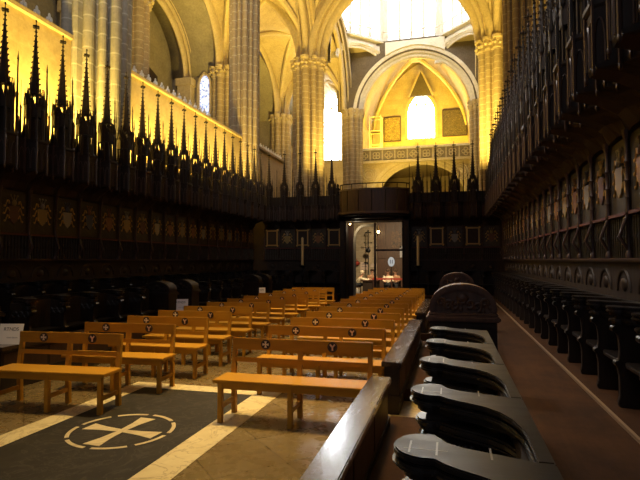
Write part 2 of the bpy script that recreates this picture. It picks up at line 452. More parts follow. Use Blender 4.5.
def make_tall(shade):
    r = empty('tall_stall'); cy = -PI_/2
    add_stall(r, M['oak'], M['polish'])
    XW = .445+.0
    # plain board with relief arch, ledge, slatted band
    b = MB(); b.box(XW, XW+.06, -PI_, 0, .94, 2.80)
    bk = b.build('back_panel', M['oak'], r)
    b = MB()
    pts = [(XW-.004, cy+.22*math.cos(PI*i/10), 1.02+.24*math.sin(PI*i/10)) for i in range(11)]
    b.tube(pts, .016, 5); b.ball((XW, cy, 1.10), .03, .10, .08, 8, 5)
    b.build('relief', M['oak'], bk, smooth=True)
    b = MB(); b.box(XW-.075, XW, -PI_, 0, 1.365, 1.39); b.box(XW-.05, XW, -PI_, 0, 1.345, 1.365); b.build('ledge', M['oakred'], r)
    b = MB()
    for i in range(9):
        y = -PI_*(i+.5)/9; b.tube([(XW-.012,y,1.39),(XW-.012,y,1.84)], .014, 5); b.ball((XW-.012,y,1.62), .018, .018, .04, 5, 4)
    b.build('slat_band', M['board'], r, smooth=True)
    b = MB(); b.box(XW-.06, XW, -PI_, 0, 1.85, 1.885); b.build('red_moulding', M['redline'], r)
    # painted armorial board
    b = MB(); b.box(XW-.012, XW, -PI_+.05, -.05, 1.90, 2.70); bd = b.build('painted_board', M['board'], r)
    if shade > 4:
        b = MB()
        for y0_,y1_,z0_,z1_ in ((-.25,.25,1.98,2.03),(-.25,.25,2.60,2.65),(-.25,-.20,2.03,2.60),(.20,.25,2.03,2.60)): b.box(XW-.035,XW-.01,cy+y0_,cy+y1_,z0_,z1_)
        for s in (-1,1):
            for z_ in (1.98,2.65): b.ball((XW-.03,cy+s*.25,z_),.02,.045,.045,7,5)
        b.build('gilded_frame', M['gold'], bd, bevel=.006)
        b = MB(); b.box(XW-.02,XW-.012,cy-.20,cy+.20,2.03,2.60); b.build('panel', M['oak'], bd)
    if shade <= 4: b = MB(); b.prism([(cy-.125,2.40),(cy+.125,2.40),(cy+.12,2.24),(cy+.07,2.12),(cy,2.06),(cy-.07,2.12),(cy-.12,2.24)], XW-.034, XW-.010, 'x')
    if shade <= 4: b.build('shield', SH[shade], bd)
    for s in ((-1,1) if shade <= 4 else ()):
        b = MB()
        for z0, w in ((2.44,.22),(2.30,.24),(2.16,.20)):
            p = [(XW-.022, cy+s*(.10+w*.55*t*.9), z0+.07*math.sin(t*5)) for t in (0,.2,.4,.6,.8,1)]
            b.tube(p, .017, 5, .007)
            b.ball((XW-.022, cy+s*(.10+w*.5), z0-.05), .014, .020, .022, 6, 4)
        b.build('mantling', M['gold'], bd, smooth=True)
    if shade <= 4:
        b = MB(); b.ball((XW-.03, cy, 2.46), .03, .055, .06, 8, 5)
        for k in (-1,0,1): b.tube([(XW-.025,cy+k*.03,2.50),(XW-.025,cy+k*.07,2.60)], .012, 5, .006); b.ball((XW-.025,cy+k*.075,2.60), .015, .022, .022, 6, 4)
        b.build('helm', SH[(shade+2)%5], bd, smooth=True)
    # colonnette at the division, with rings
    b = MB(); z = 1.39
    b.lathe([(.040,0),(.040,.05),(.026,.07),(.020,.12),(.020,.44),(.034,.46),(.034,.50),(.024,.53),(.022,.62),(.030,.64),(.022,.66),(.022,.80),(.034,.82),(.022,.84),(.022,1.0),(.034,1.02),(.022,1.04),(.024,1.24),(.044,1.30),(.05,1.36)], 8, (XW-.05,0,z))
    b.tube([(XW-.02,0,1.40),(XW-.14,0,1.62),(XW-.06,0,1.84)], .018, 6)
    b.build('colonnette', M['oakred'], r, smooth=True)
    # canopy: cove, faceted fascia, pierced gallery and gables
    cn = empty('canopy'); cn.parent = r
    cn = None
    b = MB(); h = PI_/2
    plan = [(.445,-h),(.13,-h),(-.01,-h*.62),(-.19,-h*.36),(-.19,h*.36),(-.01,h*.62),(.13,h),(.445,h)]
    def ringz(sc, z, xo=0): return [(XW+(x-XW)*sc+xo, cy+y*(1 if sc > .5 else .98), z) for x, y in plan]
    rs = [ringz(.12,2.72), ringz(.30,2.86), ringz(.62,2.97), ringz(.97,3.03), ringz(1.0,3.07), ringz(1.0,3.56), ringz(1.05,3.59), ringz(1.05,3.63)]
    vs = sum(rs, []); n = len(plan); fs = []
    for j in range(len(rs)-1):
        for k in range(n): fs.append((j*n+k, j*n+(k+1)%n, (j+1)*n+(k+1)%n, (j+1)*n+k))
    fs.append(tuple(range(n))[::-1]); fs.append(tuple(range((len(rs)-1)*n, len(rs)*n)))
    b.add(vs, fs)
    cn = b.build('canopy', M['oak'], r)
    b = MB()                                        # blind tracery on the fascia
    fl = [(plan[i], plan[i+1]) for i in range(1,6)]
    for (x0,y0),(x1,y1) in fl:
        for q in (.25,.75):
            pts = []
            for i in range(9):
                u = q + .2*math.cos(PI*i/8)*-1; z = 3.25+.22*math.sin(PI*i/8)
                pts.append((x0+(x1-x0)*u-.006, cy+y0+(y1-y0)*u, z))
            b.tube([(pts[0][0],pts[0][1],3.08)]+pts+[(pts[-1][0],pts[-1][1],3.08)], .010, 4)
        b.tube([(x0-.01,cy+y0,3.02),(x0-.01,cy+y0,3.66)], .016, 5)
        b.ball((x0-.01,cy+y0,3.0), .02, .02, .04, 6, 4)
    b.build('tracery', M['oakred'], cn, smooth=True)
    b = MB()                                        # pierced tabernacle of posts and gables carrying the spire
    SX = 0.0
    for k in range(6):
        a = PI/6+PI/3*k; x, y = SX+.165*math.cos(a), cy+.165*math.sin(a)
        b.tube([(x,y,3.62),(x,y,4.30)], .019, 5)
        b.lathe([(.026,0),(.034,.03),(.004,.34)], 5, (x,y,4.28))
        x2, y2 = SX+.165*math.cos(a+PI/3), cy+.165*math.sin(a+PI/3)
        p0 = Vector((x,y,4.06)); p1 = Vector((x2,y2,4.06)); mdp = (p0+p1)/2
        nrm = Vector((mdp.x-SX, mdp.y-cy, 0)).normalized()*.016
        top = mdp+Vector((0,0,.40)); up = Vector((0,0,.13))
        vs = [p0-nrm,p1-nrm,p1-nrm+up,top-nrm,p0-nrm+up]; vs2 = [v+2*nrm for v in vs]
        b.add(vs+vs2, [(0,1,2,3,4),(9,8,7,6,5)]+[(i,(i+1)%5,(i+1)%5+5,i+5) for i in range(5)])
        b.ball(tuple(top+Vector((0,0,.03))), .020, .020, .035, 5, 4)
        for z in (4.14,4.26): b.ball(tuple(mdp+Vector((0,0,z-4.06+.16))+nrm*2), .016,.016,.02,5,3)
    b.lathe([(.125,3.6),(.125,4.02),(.05,4.1),(.05,4.3)], 6, (SX,cy,0), PI/6)
    b.box(.06,.11,-PI_,0,3.62,3.70)
    for i in range(5):
        y = -PI_*(i+.5)/5
        b.prism([(y-.06,3.70),(y+.06,3.70),(y,3.70+.30)], .07, .10, 'x'); b.ball((.085,y,4.02), .016, .016, .028, 5, 4)
    b.build('gallery', M['oak'], cn)
    b = MB()
    for k in range(6):
        a = PI/6+PI/3*k; b.tube([(SX+.14*math.cos(a),cy+.14*math.sin(a),4.2),(SX+.095*math.cos(a),cy+.095*math.sin(a),4.62)], .014, 4)
    spire_mesh(b, (SX,cy), 4.50, 1.24, .095)
    b.build('spire', M['oak'], cn)
    b = MB(); b.lathe([(.024,0),(.024,.8),(.030,.82),(.016,.86),(.012,1.45),(.018,1.47),(.003,1.62)], 6, (.05,0,3.62)); b.build('pinnacle', M['oak'], cn)
    b = MB(); b.lathe([(.018,0),(.018,.6),(.024,.62),(.010,.66),(.003,1.15)], 5, (.12,-.15,3.62)); b.build('pinnacle', M['oak'], cn)
    b = MB(); b.lathe([(.018,0),(.018,.6),(.024,.62),(.010,.66),(.003,1.05)], 5, (.12,-PI_+.15,3.62)); b.build('pinnacle', M['oak'], cn)
    for yy in (cy-.20, cy+.20, cy):
        b = MB(); xx = -.10 if yy != cy else -.19
        b.lathe([(.020,0),(.020,.55),(.028,.57),(.012,.61),(.010,.95),(.018,.97),(.003,1.22 if yy != cy else .95)], 5, (xx,yy,3.62)); b.build('pinnacle', M['oak'], cn)
    return r
M['redline'] = mat('faded_red_paint', (.10,.022,.014), .5)
def purge(o):
    for ch in list(o.children): purge(ch)
protos = [make_tall(k) for k in range(6)]
for o in [o for o in bpy.data.objects if o.type == 'EMPTY' and o.name.startswith('canopy')]:
    bpy.data.objects.remove(o)
used = [False]*6
seq = [0,1,2,3,0,2,4,1,0,3,2,1]
def tall(i, loc, rz, label, group):
    k = seq[i % len(seq)] if i < 100 else (0,5,2,5,3,5,1,5,0,5)[i-100]
    o = protos[k] if not used[k] else copy_tree(protos[k]); used[k] = True
    o.location = loc; o.rotation_euler.z = rz
    tag(o, label, 'choir stall', group)
nR = 27
for i in range(nR):
    tall(i, (XR-.445, 1.08+PI_*i, .28), 0, 'tall dark canopied stall of the right row, %s from the far end wall' % ORD[nR-1-i], 'canopied stalls along the right')
nL = 20
for i in range(nL):
    tall(i+1, (XL+.445, 7.05-PI_/2+PI_*(i-1), .28), PI, 'tall dark canopied stall of the left row, %s from the far end wall' % ORD[nL-1-i], 'canopied stalls along the left')
for i in range(5):
    tall(i+100, (-1.55+PI_*(i+1)-.02-PI_+0.0, YE-.445, .28), PI/2, 'canopied stall on the end wall, %s to the right of the doorway' % ORD[i], 'canopied stalls of the end wall')
for i in range(5):
    tall(i+105, (-4.38-PI_*i-PI_, YE-.445, .28), PI/2, 'canopied stall on the end wall, %s to the left of the doorway' % ORD[i], 'canopied stalls of the end wall')

# low stalls
low0 = empty('low_stall'); add_stall(low0, M['oak'], M['polish'], True); lowused = [False]
def low(loc, rz, label, group):
    o = low0 if not lowused[0] else copy_tree(low0); lowused[0] = True
    o.location = loc; o.rotation_euler.z = rz; tag(o, label, 'low choir stall', group)
y0 = 1.575
for i in range(7):
    k = i-2
    low((-.165, y0+PI_*k, .14), 0, 'low black stall with rounded armrest, %s in front of the carved end panel' % ORD[6-i], 'low stalls beside the walkway')
for i in range(5):
    low((-.165, 6.72+PI_*i, .14), 0, 'low black stall behind the nearest carved end panel, %s beyond it' % ORD[i], 'low stalls beyond the first stair gap')
n = 0
LL = [(3.55,2),(6.15,5),(11.1,5),(16.2,5)]
for bi, (ys, c) in enumerate(LL):
    for i in range(c):
        low((mx(-.165), ys+PI_*i, .14), PI, 'low black stall on the left, %s in the %s block from the front' % (ORD[i], ORD[bi]), 'low stalls along the left')

# carved stall ends with arched tops
def stall_end(EM):
    r = empty('stall_end')
    W = .645
    b = MB(); b.box(0,W,-.05,.32,0,.90); b.box(.04,W-.04,-.065,-.05,.08,.84); b.build('base', M['oak'], r, bevel=.01)
    b = MB(); b.box(-.03,W+.03,-.09,.36,.90,.955); b.box(-.015,W+.015,-.07,.34,.955,.985); b.build('cornice', EM, r, bevel=.012)
    def arc(w, hh, n=18): return [(W/2 - w*.95*math.cos(PI*i/n), .985 + hh*math.sin(PI*i/n)**.75) for i in range(n+1)]
    o = arc(.335,.275)
    b = MB(); b.prism(o, 0, .28, 'y'); pn = b.build('panel', EM, r)
    b = MB()
    o2 = arc(.345,.285); i2 = arc(.285,.225)
    b.prism(o2 + i2[::-1], -.035, .30, 'y'); b.build('arch_moulding', EM, r, bevel=.012)
    b = MB()
    for k in range(7):
        t = (k-3)/3; cx = W/2+t*.21; cz = 1.09+.03*math.cos(k*2)-.03*abs(t)
        pts = [(cx+.045*(1-i/12)*math.cos(i*.8+k), -.012, cz+.05*(1-i/12)*math.sin(i*.8+k)) for i in range(11)]
        b.tube(pts, .019, 6, .009)
        b.ball((cx+.05,-.006,cz-.04), .026, .022, .026, 6, 4)
    b.ball((W/2,-.01,1.13), .06, .025, .05, 8, 5)
    b.build('carving', EM, pn, smooth=True)
    return r
se0 = {'r': stall_end(M['endoak']), 'l': stall_end(M['oak'])}; seen = set()  # light put into the oak: lighter ends on the right, darker on the left
for side, y, lab in (('r',5.22,'carved arched stall end nearest the camera beside the walkway'), ('r',10.05,'smaller-looking carved arched stall end seen behind the nearest one'),
                     ('l',5.22,'dark arched stall end on the left behind the front bench'), ('l',9.75,'dark arched stall end on the left before the middle stair gap'),
                     ('l',10.75,'dark arched stall end on the left just past the middle stair gap'), ('l',15.0,'dark arched stall end on the left before the far stair gap'),
                     ('l',15.9,'dark arched stall end on the left just past the far stair gap')):
    o = copy_tree(se0[side]) if side in seen else se0[side]; seen.add(side)
    if side == 'l': o.scale.z = .82
    o.location = (-.215 if side == 'r' else mx(-.215)-.645, y, .14); tag(o, lab, 'stall end', 'carved stall ends')

# kneeling ledges in front of the low stalls
def ledge(x0, x1, y0, y1, label):
    r = empty('kneeler_ledge', ((x0+x1)/2, y0, 0)); w = (x1-x0)/2; l = y1-y0
    b = MB(); b.box(-w, w, 0, l, .505, .56); b.build('top', M['ledge'], r, bevel=.008)
    b = MB(); b.box(-w+.03, w-.03, .02, l-.02, .0, .505); bd = b.build('body', M['oak'], r)
    b = MB(); k = max(1, int(l/.75)); 
    for i in range(k):
        a = .06+(l-.12)*i/k; c = .06+(l-.12)*(i+1)/k-.05
        for x in (-w+.022, w-.03): b.box(x, x+.008, a, c, .20, .46)
    b.build('panel', M['oakred'], bd)
    b = MB(); b.box(-w+.01, w-.01, .01, l-.01, .0 if x0 < -3 else .139, .20); b.build('plinth', M['oak'], r)
    tag(r, label, 'ledge', 'kneeling ledges before the low stalls')
ledge(-.745,-.55,-.4,4.73,'long dark ledge with shiny top beside the front right bench')
ledge(-.735,-.52,5.40,9.35,'second dark ledge along the right benches, past the small gap')
ledge(-.735,-.52,10.6,14.4,'third dark ledge along the right benches, nearest the doorway')
ledge(mx(-.55),mx(-.745),2.5,4.73,'dark ledge at the left picture edge beside the front left bench')
ledge(mx(-.52),mx(-.735),5.06,9.65,'dark ledge on the left carrying the middle white notice')
ledge(mx(-.52),mx(-.735),10.6,14.5,'dark ledge on the left carrying the far white notice')

# white notices standing on the left ledges
def text_mesh(txt, size):
    cu = bpy.data.curves.new('text', 'FONT'); cu.body = txt; cu.size = size; cu.extrude = .0006; cu.align_x = 'RIGHT'
    o = bpy.data.objects.new('text', cu); C.objects.link(o)
    dg = bpy.context.evaluated_depsgraph_get(); me = bpy.data.meshes.new_from_object(o.evaluated_get(dg))
    bpy.data.objects.remove(o); return me
def notice(loc, rz, label, w=.31, h=.265):
    r = empty('notice', loc, rz)
    b = MB(); b.box(-w/2, w/2, -.003, .003, .0, h); b.build('sheet', M['paper'], r)
    b = MB(); b.prism([(-.003,.0),(.10,.0),(.10,.01),(.003,.2)], -.01, .01, 'x'); b.build('foot', M['paper'], r)
    for t, s, z, mm in (('RTNDS', .062, h*.66, M['ink']), ('rtnos lectus', .030, h*.30, M['ink2'])):
        me = text_mesh(t, s); me.materials.clear(); me.materials.append(mm)
        o = bpy.data.objects.new('lettering', me); C.objects.link(o); o.parent = r
        o.location = (w/2-.055, -.0035, z); o.rotation_euler = (PI/2,0,0)
    r.rotation_euler.x = math.radians(-14)
    tag(r, label, 'notice', 'white notices on the left ledges')
notice((-5.54, 5.28, .56), math.radians(14), 'white printed notice cut by the left picture edge')
notice((-5.52, 9.55, .56), math.radians(24), 'white notice on the dark ledge behind the middle left benches', .24)
notice((-5.52, 14.2, .56), math.radians(20), 'small far white notice on the ledge near the end wall', .19)

# ------------------------------------------------------------------ end wall, doorway, balcony
b = MB(); T = .5
b.box(-9.8, -4.30, YE+.03, YE+T, 0, 4.36); b.box(-1.62, 3.2, YE+.03, YE+T, 0, 4.36); b.box(-4.30, -1.62, YE+.03, YE+T, 3.22, 4.36)
struct(b.build('wall_end', M['oak']))
b = MB()
b.box(-4.36,-4.12,YE-.55,YE+.03,.0,3.5); b.box(-1.83,-1.58,YE-.55,YE+.03,.0,3.5); b.box(-4.36,-1.58,YE-.55,YE+.03,3.22,3.5)
for x in (-4.31,-1.78):
    b.box(x,x+.14,YE-.58,YE-.55,.3,1.5); b.box(x,x+.14,YE-.58,YE-.55,1.7,3.0)
b.tube([(-4.12,YE-.56,0),(-4.12,YE-.56,3.2)], .03, 6); b.tube([(-1.83,YE-.56,0),(-1.83,YE-.56,3.2)], .03, 6)
struct(b.build('door_1', M['oak'], bevel=.01))
# inner glazed lobby frame with a rounded corner
b = MB()
arcp = [(-3.92,0),(-3.92,2.55)] + [(-3.92+.45*(1-math.cos(PI/2*i/8)), 2.55+.55*math.sin(PI/2*i/8)) for i in range(9)] + [(-3.06,3.10)]
for i in range(len(arcp)-1):
    b.beam((arcp[i][0],YE+.35,arcp[i][1]), (arcp[i+1][0],YE+.35,arcp[i+1][1]), .10, .07, (0,1,0))
fr = empty('lobby_screen', (0,0,0)); tag(fr, 'pale round-cornered frame and dark post inside the doorway', 'screen')
b.build('frame', mat('pale_frame', (.42,.35,.24), .5), fr)
b = MB(); b.box(-3.10,-3.02,YE+.3,YE+.4,0,3.2); b.box(-3.02,-1.83,YE+.31,YE+.39,2.02,2.10); b.build('post', M['oakred'], fr)
b = MB(); b.box(-4.29,-3.97,YE+.3,YE+.4,0,3.2); b.build('jamb', M['oakred'], fr)

bl = empty('balcony', (-2.97, YE-.5, 0)); tag(bl, 'dark bowed balcony with a thin rail above the doorway', 'balcony')
def bow(r, d, n=20): return [(-r*math.cos(PI*i/n), -d*math.sin(PI*i/n)**.8) for i in range(n+1)]
b = MB(); b.prism(bow(1.40,.62), 3.56, 4.42); fa = b.build('front', M['oakred'], bl, smooth=True)
b = MB(); b.prism(bow(1.47,.70), 3.47, 3.56); b.prism(bow(1.43,.66), 4.42, 4.47); b.build('moulding', M['lip'] if 'lip' in M else M.setdefault('lip', wood('lip_oak', (.07,.04,.028), (.15,.09,.06), .35)), bl, bevel=.01)
b = MB()
for sc, z in ((1.15,3.40),(.8,3.30)): b.prism(bow(1.42*sc*.85,.62*sc*.8), z, z+.09)
b.build('corbel', M['oak'], bl)
b = MB(); arc = bow(1.38,.60); b.tube([(x,y,4.66) for x,y in arc], .022, 6)
b.build('rail', M['oak'], bl)
for i in range(0,21,3):
    b = MB(); b.tube([(arc[i][0],arc[i][1],4.46),(arc[i][0],arc[i][1],4.66)], .016, 5); b.build('baluster', M['oak'], bl)
for i in range(1,8):
    b = MB(); a = PI*i/8; x, y = -1.40*math.cos(a), -.62*math.sin(a)**.8
    b.tube([(x,y,3.58),(x,y,4.40)], .022, 6); b.build('pilaster', M['oak'], fa)
for k, (x, lab) in enumerate(((-4.62,'small dark statuette on the end wall left of the balcony'), (-1.42,'small dark statuette on the end wall right of the balcony'))):
    b = MB(); b.lathe([(.11,0),(.11,.06),(.07,.09),(.09,.25),(.06,.34),(.035,.36),(.055,.41),(.05,.47),(.015,.51)], 10, (0,0,0))
    b.tube([(-.08,0,.30),(-.10,-.06,.20),(-.03,-.1,.22)], .02, 5); b.tube([(.08,0,.30),(.10,-.06,.20),(.03,-.1,.22)], .02, 5)
    tag(b.build('statuette', M['iron'], smooth=True, loc=(x, YE+.22, 4.36)), lab, 'statuette', 'statuettes flanking the balcony')

# tall candles before the end wall
def candle(x, label):
    r = empty('candle_stand', (x, YE-1.25, 0))
    b = MB(); b.lathe([(.20,0),(.20,.03),(.06,.07),(.03,.12),(.025,.45),(.05,.48),(.05,.54),(.025,.58),(.022,.95),(.06,1.0),(.05,1.06),(.03,1.10),(.03,1.34),(.14,1.40),(.15,1.43),(.05,1.45)], 14); b.build('stand', M['iron'], r, smooth=True)
    b = MB(); b.lathe([(.05,0),(.048,1.08),(.02,1.12)], 12, (0,0,1.44)); cd = b.build('candle', M['wax'], r, smooth=True)
    b = MB(); b.tube([(0,0,2.55),(.004,0,2.59)], .005, 5); b.build('wick', M['ink'], cd)
    tag(r, label, 'candle', 'tall candles before the end wall')
candle(-5.74, 'tall cream candle on a dark stand, left of the doorway')
candle(-1.20, 'tall cream candle on a dark stand, right of the doorway')

# ------------------------------------------------------------------ beyond the doorway
b = MB(); b.box(-6.5,-3.9,27.0,27.6,0,4.4); struct(b.build('wall_passage', stone('passage_stone', (.30,.24,.16), (.42,.35,.25), (.40,.34,.25), .30, 'x', block=.6)))
b = MB(); b.box(-3.9,3.0,27.2,27.5,0,4.4)
for i in range(7): b.box(-3.85+.5*i,-3.85+.5*i+.42,27.14,27.2,.2,1.5); b.box(-3.85+.5*i,-3.85+.5*i+.42,27.14,27.2,1.75,3.6)
struct(b.build('wall_passage_panelled', wood('panel_brown', (.05,.022,.010), (.11,.05,.022), .45)))
b = MB(); b.box(-9,3,20.9,27.5,4.2,4.36); struct(b.build('ceiling_passage', M['oak']))
def flat(name, w, h, loc, m, label, cat, marks=(), group=None):
    r = empty(name, loc); b = MB(); b.box(-w/2,w/2,-.012,0,-h/2,h/2); b.build('board', m, r)
    b = MB()
    for x0,x1,z0,z1 in marks: b.box(x0*w,x1*w,-.0155,-.012,z0*h,z1*h)
    if marks: b.build('print', M['ink2'], r)
    tag(r, label, cat, group); return r
flat('poster', .42, 1.0, (-4.38,27.0,1.92), mat('tan_poster',(.40,.31,.20),.7), 'tall tan poster on the stone wall inside the doorway', 'poster', [(-.35,.35,.3,.4),(-.35,.3,-.1,-.05),(-.35,.2,-.2,-.15)])
flat('poster', .46, .42, (-4.56,27.0,1.32), mat('pink_poster',(.55,.42,.34),.7), 'pale square notice low on the stone wall inside the doorway', 'poster', [(-.35,.35,.2,.3),(-.35,.3,-.1,-.02)])
flat('poster', .34, .20, (-4.06,27.0,1.36), mat('pale_sheet',(.48,.38,.30),.7), 'small pale sheet right of the square notice', 'poster', [(-.35,.35,.1,.2)])
flat('poster', .20, .62, (-2.56,27.14,2.1), mat('bluish_sheet',(.46,.46,.50),.7), 'narrow pale banner at the right inside the doorway', 'banner', [(-.3,.3,.2,.3)])
flat('painting', .55, .9, (-2.85,27.14,2.75), painted('dim_picture', (.16,.075,.03)), 'dim reddish-brown picture high on the panelled wall', 'painting')
# iron cross-topped stand
r = empty('iron_cross', (-4.23,26.2,0)); b = MB(); b.tube([(0,0,.05),(0,0,3.25)], .03, 6); b.lathe([(.18,0),(.18,.04),(.03,.08)], 10); b.build('shaft', M['iron'], r)
b = MB(); b.tube([(-.16,0,3.1),(.16,0,3.1)], .03, 6); b.build('crossbar', M['iron'], r)
b = MB(); b.tube([(-.2,0,2.55),(.2,0,2.55)], .02, 6); b.ball((-.18,0,2.56), .04); b.ball((.18,0,2.56), .04); b.build('bracket', M['iron'], r)
b = MB(); b.ball((0,0,2.15), .14,.06,.12); b.build('boss', M['iron'], r)
tag(r, 'thin black iron cross stand before the stone wall in the doorway', 'cross')
def bulb(x, y, z, s, label, cup=True):
    r = empty('lamp', (x,y,z)); b = MB(); b.ball((0,0,0), s, s, s, 10, 8); b.build('bulb', M['lamp'], r, smooth=True)
    b = MB(); b.lathe([(s*.5,s*.8),(s*1.1,s*1.2),(s*.3,s*2.2),(s*.2,s*5)], 10); b.build('holder', M['gold'], r); tag(r, label, 'lamp'); return r
bulb(-3.74, 26.6, 3.15, .07, 'yellow lamp glowing beyond the doorway beside the dark post')
bulb(-4.0, YE-.25, 3.12, .035, 'tiny bright lamp under the balcony at the doorway corner')
# blue oval sign on a post
r = empty('blue_sign', (-2.92, 25.4, 0)); b = MB(); b.tube([(0,0,0),(0,0,1.4)], .02, 6); b.lathe([(.15,0),(.15,.03),(.02,.05)], 10); b.build('post', M['iron'], r)
b = MB(); b.prism([(.17*math.cos(2*PI*i/20), 1.56+.24*math.sin(2*PI*i/20)) for i in range(20)], -.02, 0, 'y'); sg = b.build('disc', M['bluesign'], r)
b = MB(); b.prism([(-.07,1.47),(-.03,1.47),(-.03,1.66),(-.07,1.66)], -.024, -.02, 'y'); b.prism([(.03,1.47),(.07,1.47),(.07,1.66),(.03,1.66)], -.024, -.02, 'y'); b.build('mark', M['bluedk'], sg)
tag(r, 'pale blue oval sign on a post beyond the doorway', 'sign')

# people: one continuous skinned body each, clothes and hair as children
def skin(name, verts, edges, m, parent=None, root=0, sub=1):
    me = bpy.data.meshes.new(name); me.from_pydata([v[:3] for v in verts], edges, [])
    o = bpy.data.objects.new(name, me); C.objects.link(o)
    if parent: o.parent = parent
    md = o.modifiers.new('skin', 'SKIN'); md.use_smooth_shade = True
    for i, v in enumerate(verts):
        d = me.skin_vertices[0].data[i]; d.radius = (v[3], v[4] if len(v) > 4 else v[3]); d.use_root = (i == root)
    sb = o.modifiers.new('sub', 'SUBSURF'); sb.levels = sub; sb.render_levels = sub
    me.materials.append(m); return o
def person(loc, rz, shirt, trousers, hair, lean, reach, label):
    """seated figure facing -y, leaning forward by lean, hands at reach (y,z)"""
    ry, rzh = reach
    sh = -.42*math.sin(lean); szz = .46+.44*math.cos(lean)
    V = [(0,0,.46,.125,.10), (0,-.10*math.sin(lean)*1.2,.62,.13,.095), (0,sh*.75,.46+.34*math.cos(lean),.155,.10), (0,sh,szz,.06,.06),
         (0,sh-.06*math.sin(lean)-.01,szz+.09,.05,.05), (0,sh-.10*math.sin(lean)-.02,szz+.17,.078,.088), (0,sh-.12*math.sin(lean)-.01,szz+.27,.07,.08)]
    Ed = [(0,1),(1,2),(2,3),(3,4),(4,5),(5,6)]
    sv = {}
    for s in (-1,1):
        k = len(V)
        sx = .185*s; V += [(sx,sh*.95,szz-.06,.055), (sx*1.25,(sh+ry)*.5-.02,(szz+rzh)*.5-.10,.042), (sx*.75,ry,rzh,.030), (sx*.7,ry-.06,rzh,.035,.018)]
        Ed += [(2,k),(k,k+1),(k+1,k+2),(k+2,k+3)]
        for q in range(5):
            V += [(sx*.7+(q-2)*.018,ry-.105-(0 if q in (0,4) else .01),rzh-.004,.009), (sx*.7+(q-2)*.02,ry-.135-(0 if q in (0,4) else .018),rzh-.022,.008)]
            Ed += [(k+3,len(V)-2),(len(V)-2,len(V)-1)]
        k = len(V)
        V += [(.10*s,-.02,.46,.085), (.12*s,-.40,.47,.065), (.12*s,-.40,.10,.042), (.12*s,-.42,.045,.04), (.12*s,-.55,.035,.034)]
        Ed += [(0,k),(k,k+1),(k+1,k+2),(k+2,k+3),(k+3,k+4)]
        sv[s] = k
    body = skin('person', V, Ed, M['skin'])
    body.location = loc; body.rotation_euler.z = rz
    hd = V[5]
    g = .012
    cl = [tuple(v[:3])+tuple(a+.045 for a in v[3:]) for v in V[:3]] + [(V[3][0],V[3][1],V[3][2]-.035,.085,.08)]
    ce = [(0,1),(1,2),(2,3)]
    for s in (-1,1):
        k = len(cl); base = 7 if s == -1 else 7+4+10+5
        for q in range(3):
            v = V[base+q]; f = v[3]+.018
            cl.append((v[0],v[1],v[2],f))
        ce += [(2,k),(k,k+1),(k+1,k+2)]
    skin('shirt', cl, ce, shirt, body)
    tr = [(0,0,.46,.165,.14)]; te = []
    for s in (-1,1):
        k = len(tr); b0 = sv[s]
        for q in range(3):
            v = V[b0+q]; tr.append((v[0],v[1],v[2],v[3]+.022))
        te += [(0,k),(k,k+1),(k+1,k+2)]
    skin('trousers', tr, te, trousers, body)
    for s in (-1,1):
        b = MB(); v = V[sv[s]+3]; b.ball((v[0],v[1]-.07,.045), .055,.15,.055, 10, 6); b.build('shoe', M['ink'], body, smooth=True)
    b = MB(); b.ball((0,hd[1]+.02,hd[2]+.065), .098,.112,.092, 10, 7); b.ball((0,hd[1]+.055,hd[2]+.0), .088,.07,.09, 8, 6); b.build('hair', hair, body, smooth=True)
    b = MB(); b.ball((0,hd[1]-.105,hd[2]+.0), .014,.02,.022, 6, 4)
    for s in (-1,1): b.ball((s*.095,hd[1],hd[2]+.0), .012,.022,.032, 6, 4)
    b.build('nose_and_ears', M['skin'], body, smooth=True)
    b = MB()
    for s in (-1,1): b.ball((s*.034,hd[1]-.088,hd[2]+.03), .012,.008,.008, 6, 4)
    b.tube([(-.025,hd[1]-.092,hd[2]-.045),(.025,hd[1]-.092,hd[2]-.045)], .006, 5)
    b.build('face', M['ink'], body)
    tag(body, label, 'person', 'people beyond the doorway'); return body
def chair(x, y, rz, label):
    r = empty('chair', (x,y,0), rz); b = MB(); b.box(-.22,.22,-.24,.2,.33,.37); b.build('seat', M['oakred'], r)
    b = MB(); b.box(-.22,.22,.2,.23,.5,.85); b.build('backrest', M['oakred'], r)
    for sx in (-.2,.2):
        b = MB(); b.box(sx-.02,sx+.02,-.22,-.18,0,.34); b.build('leg', M['oakred'], r)
        b = MB(); b.box(sx-.02,sx+.02,.19,.23,0,.85); b.build('leg', M['oakred'], r)
    tag(r, label, 'chair', 'chairs beyond the doorway')
ppl = [((-4.45,24.0,0), PI/2+.15, M['cream'], M['trouser'], M['hair'], .55, (-.62,.72), 'person in a cream top leaning over a desk, just inside the doorway', 'dark chair under the person in cream leaning over a desk'),
       ((-3.95,25.6,0), .3, M['tan'], M['trouser'], M['hairb'], .25, (-.40,.70), 'person in brown seated behind the desk, facing the benches', 'dark chair under the person in brown behind the desk'),
       ((-2.95,24.3,0), .1, M['cream'], M['trouser'], M['hairb'], .15, (-.34,.62), 'person in a pale shirt seated below the blue sign', 'dark chair under the person in a pale shirt'),
       ((-2.62,24.6,0), -.1, M['tan'], M['trouser'], M['hairb'], .15, (-.34,.62), 'person in tan seated at the right, inside the doorway', 'dark chair under the person in tan at the right')]
for p, rz, sh, tr, ha, le, re_, lab, clab in ppl:
    person(p, rz, sh, tr, ha, le, re_, lab); chair(p[0], p[1], rz, clab)
r = empty('desk', (-3.75,24.15,0)); b = MB(); b.box(-.38,.38,-.55,.55,.64,.69); b.build('top', M['oakred'], r)
b = MB(); b.box(-.34,.34,-.5,.5,.1,.64); b.build('cabinet', M['oak'], r); tag(r, 'dark low desk in front of the person in cream', 'desk')
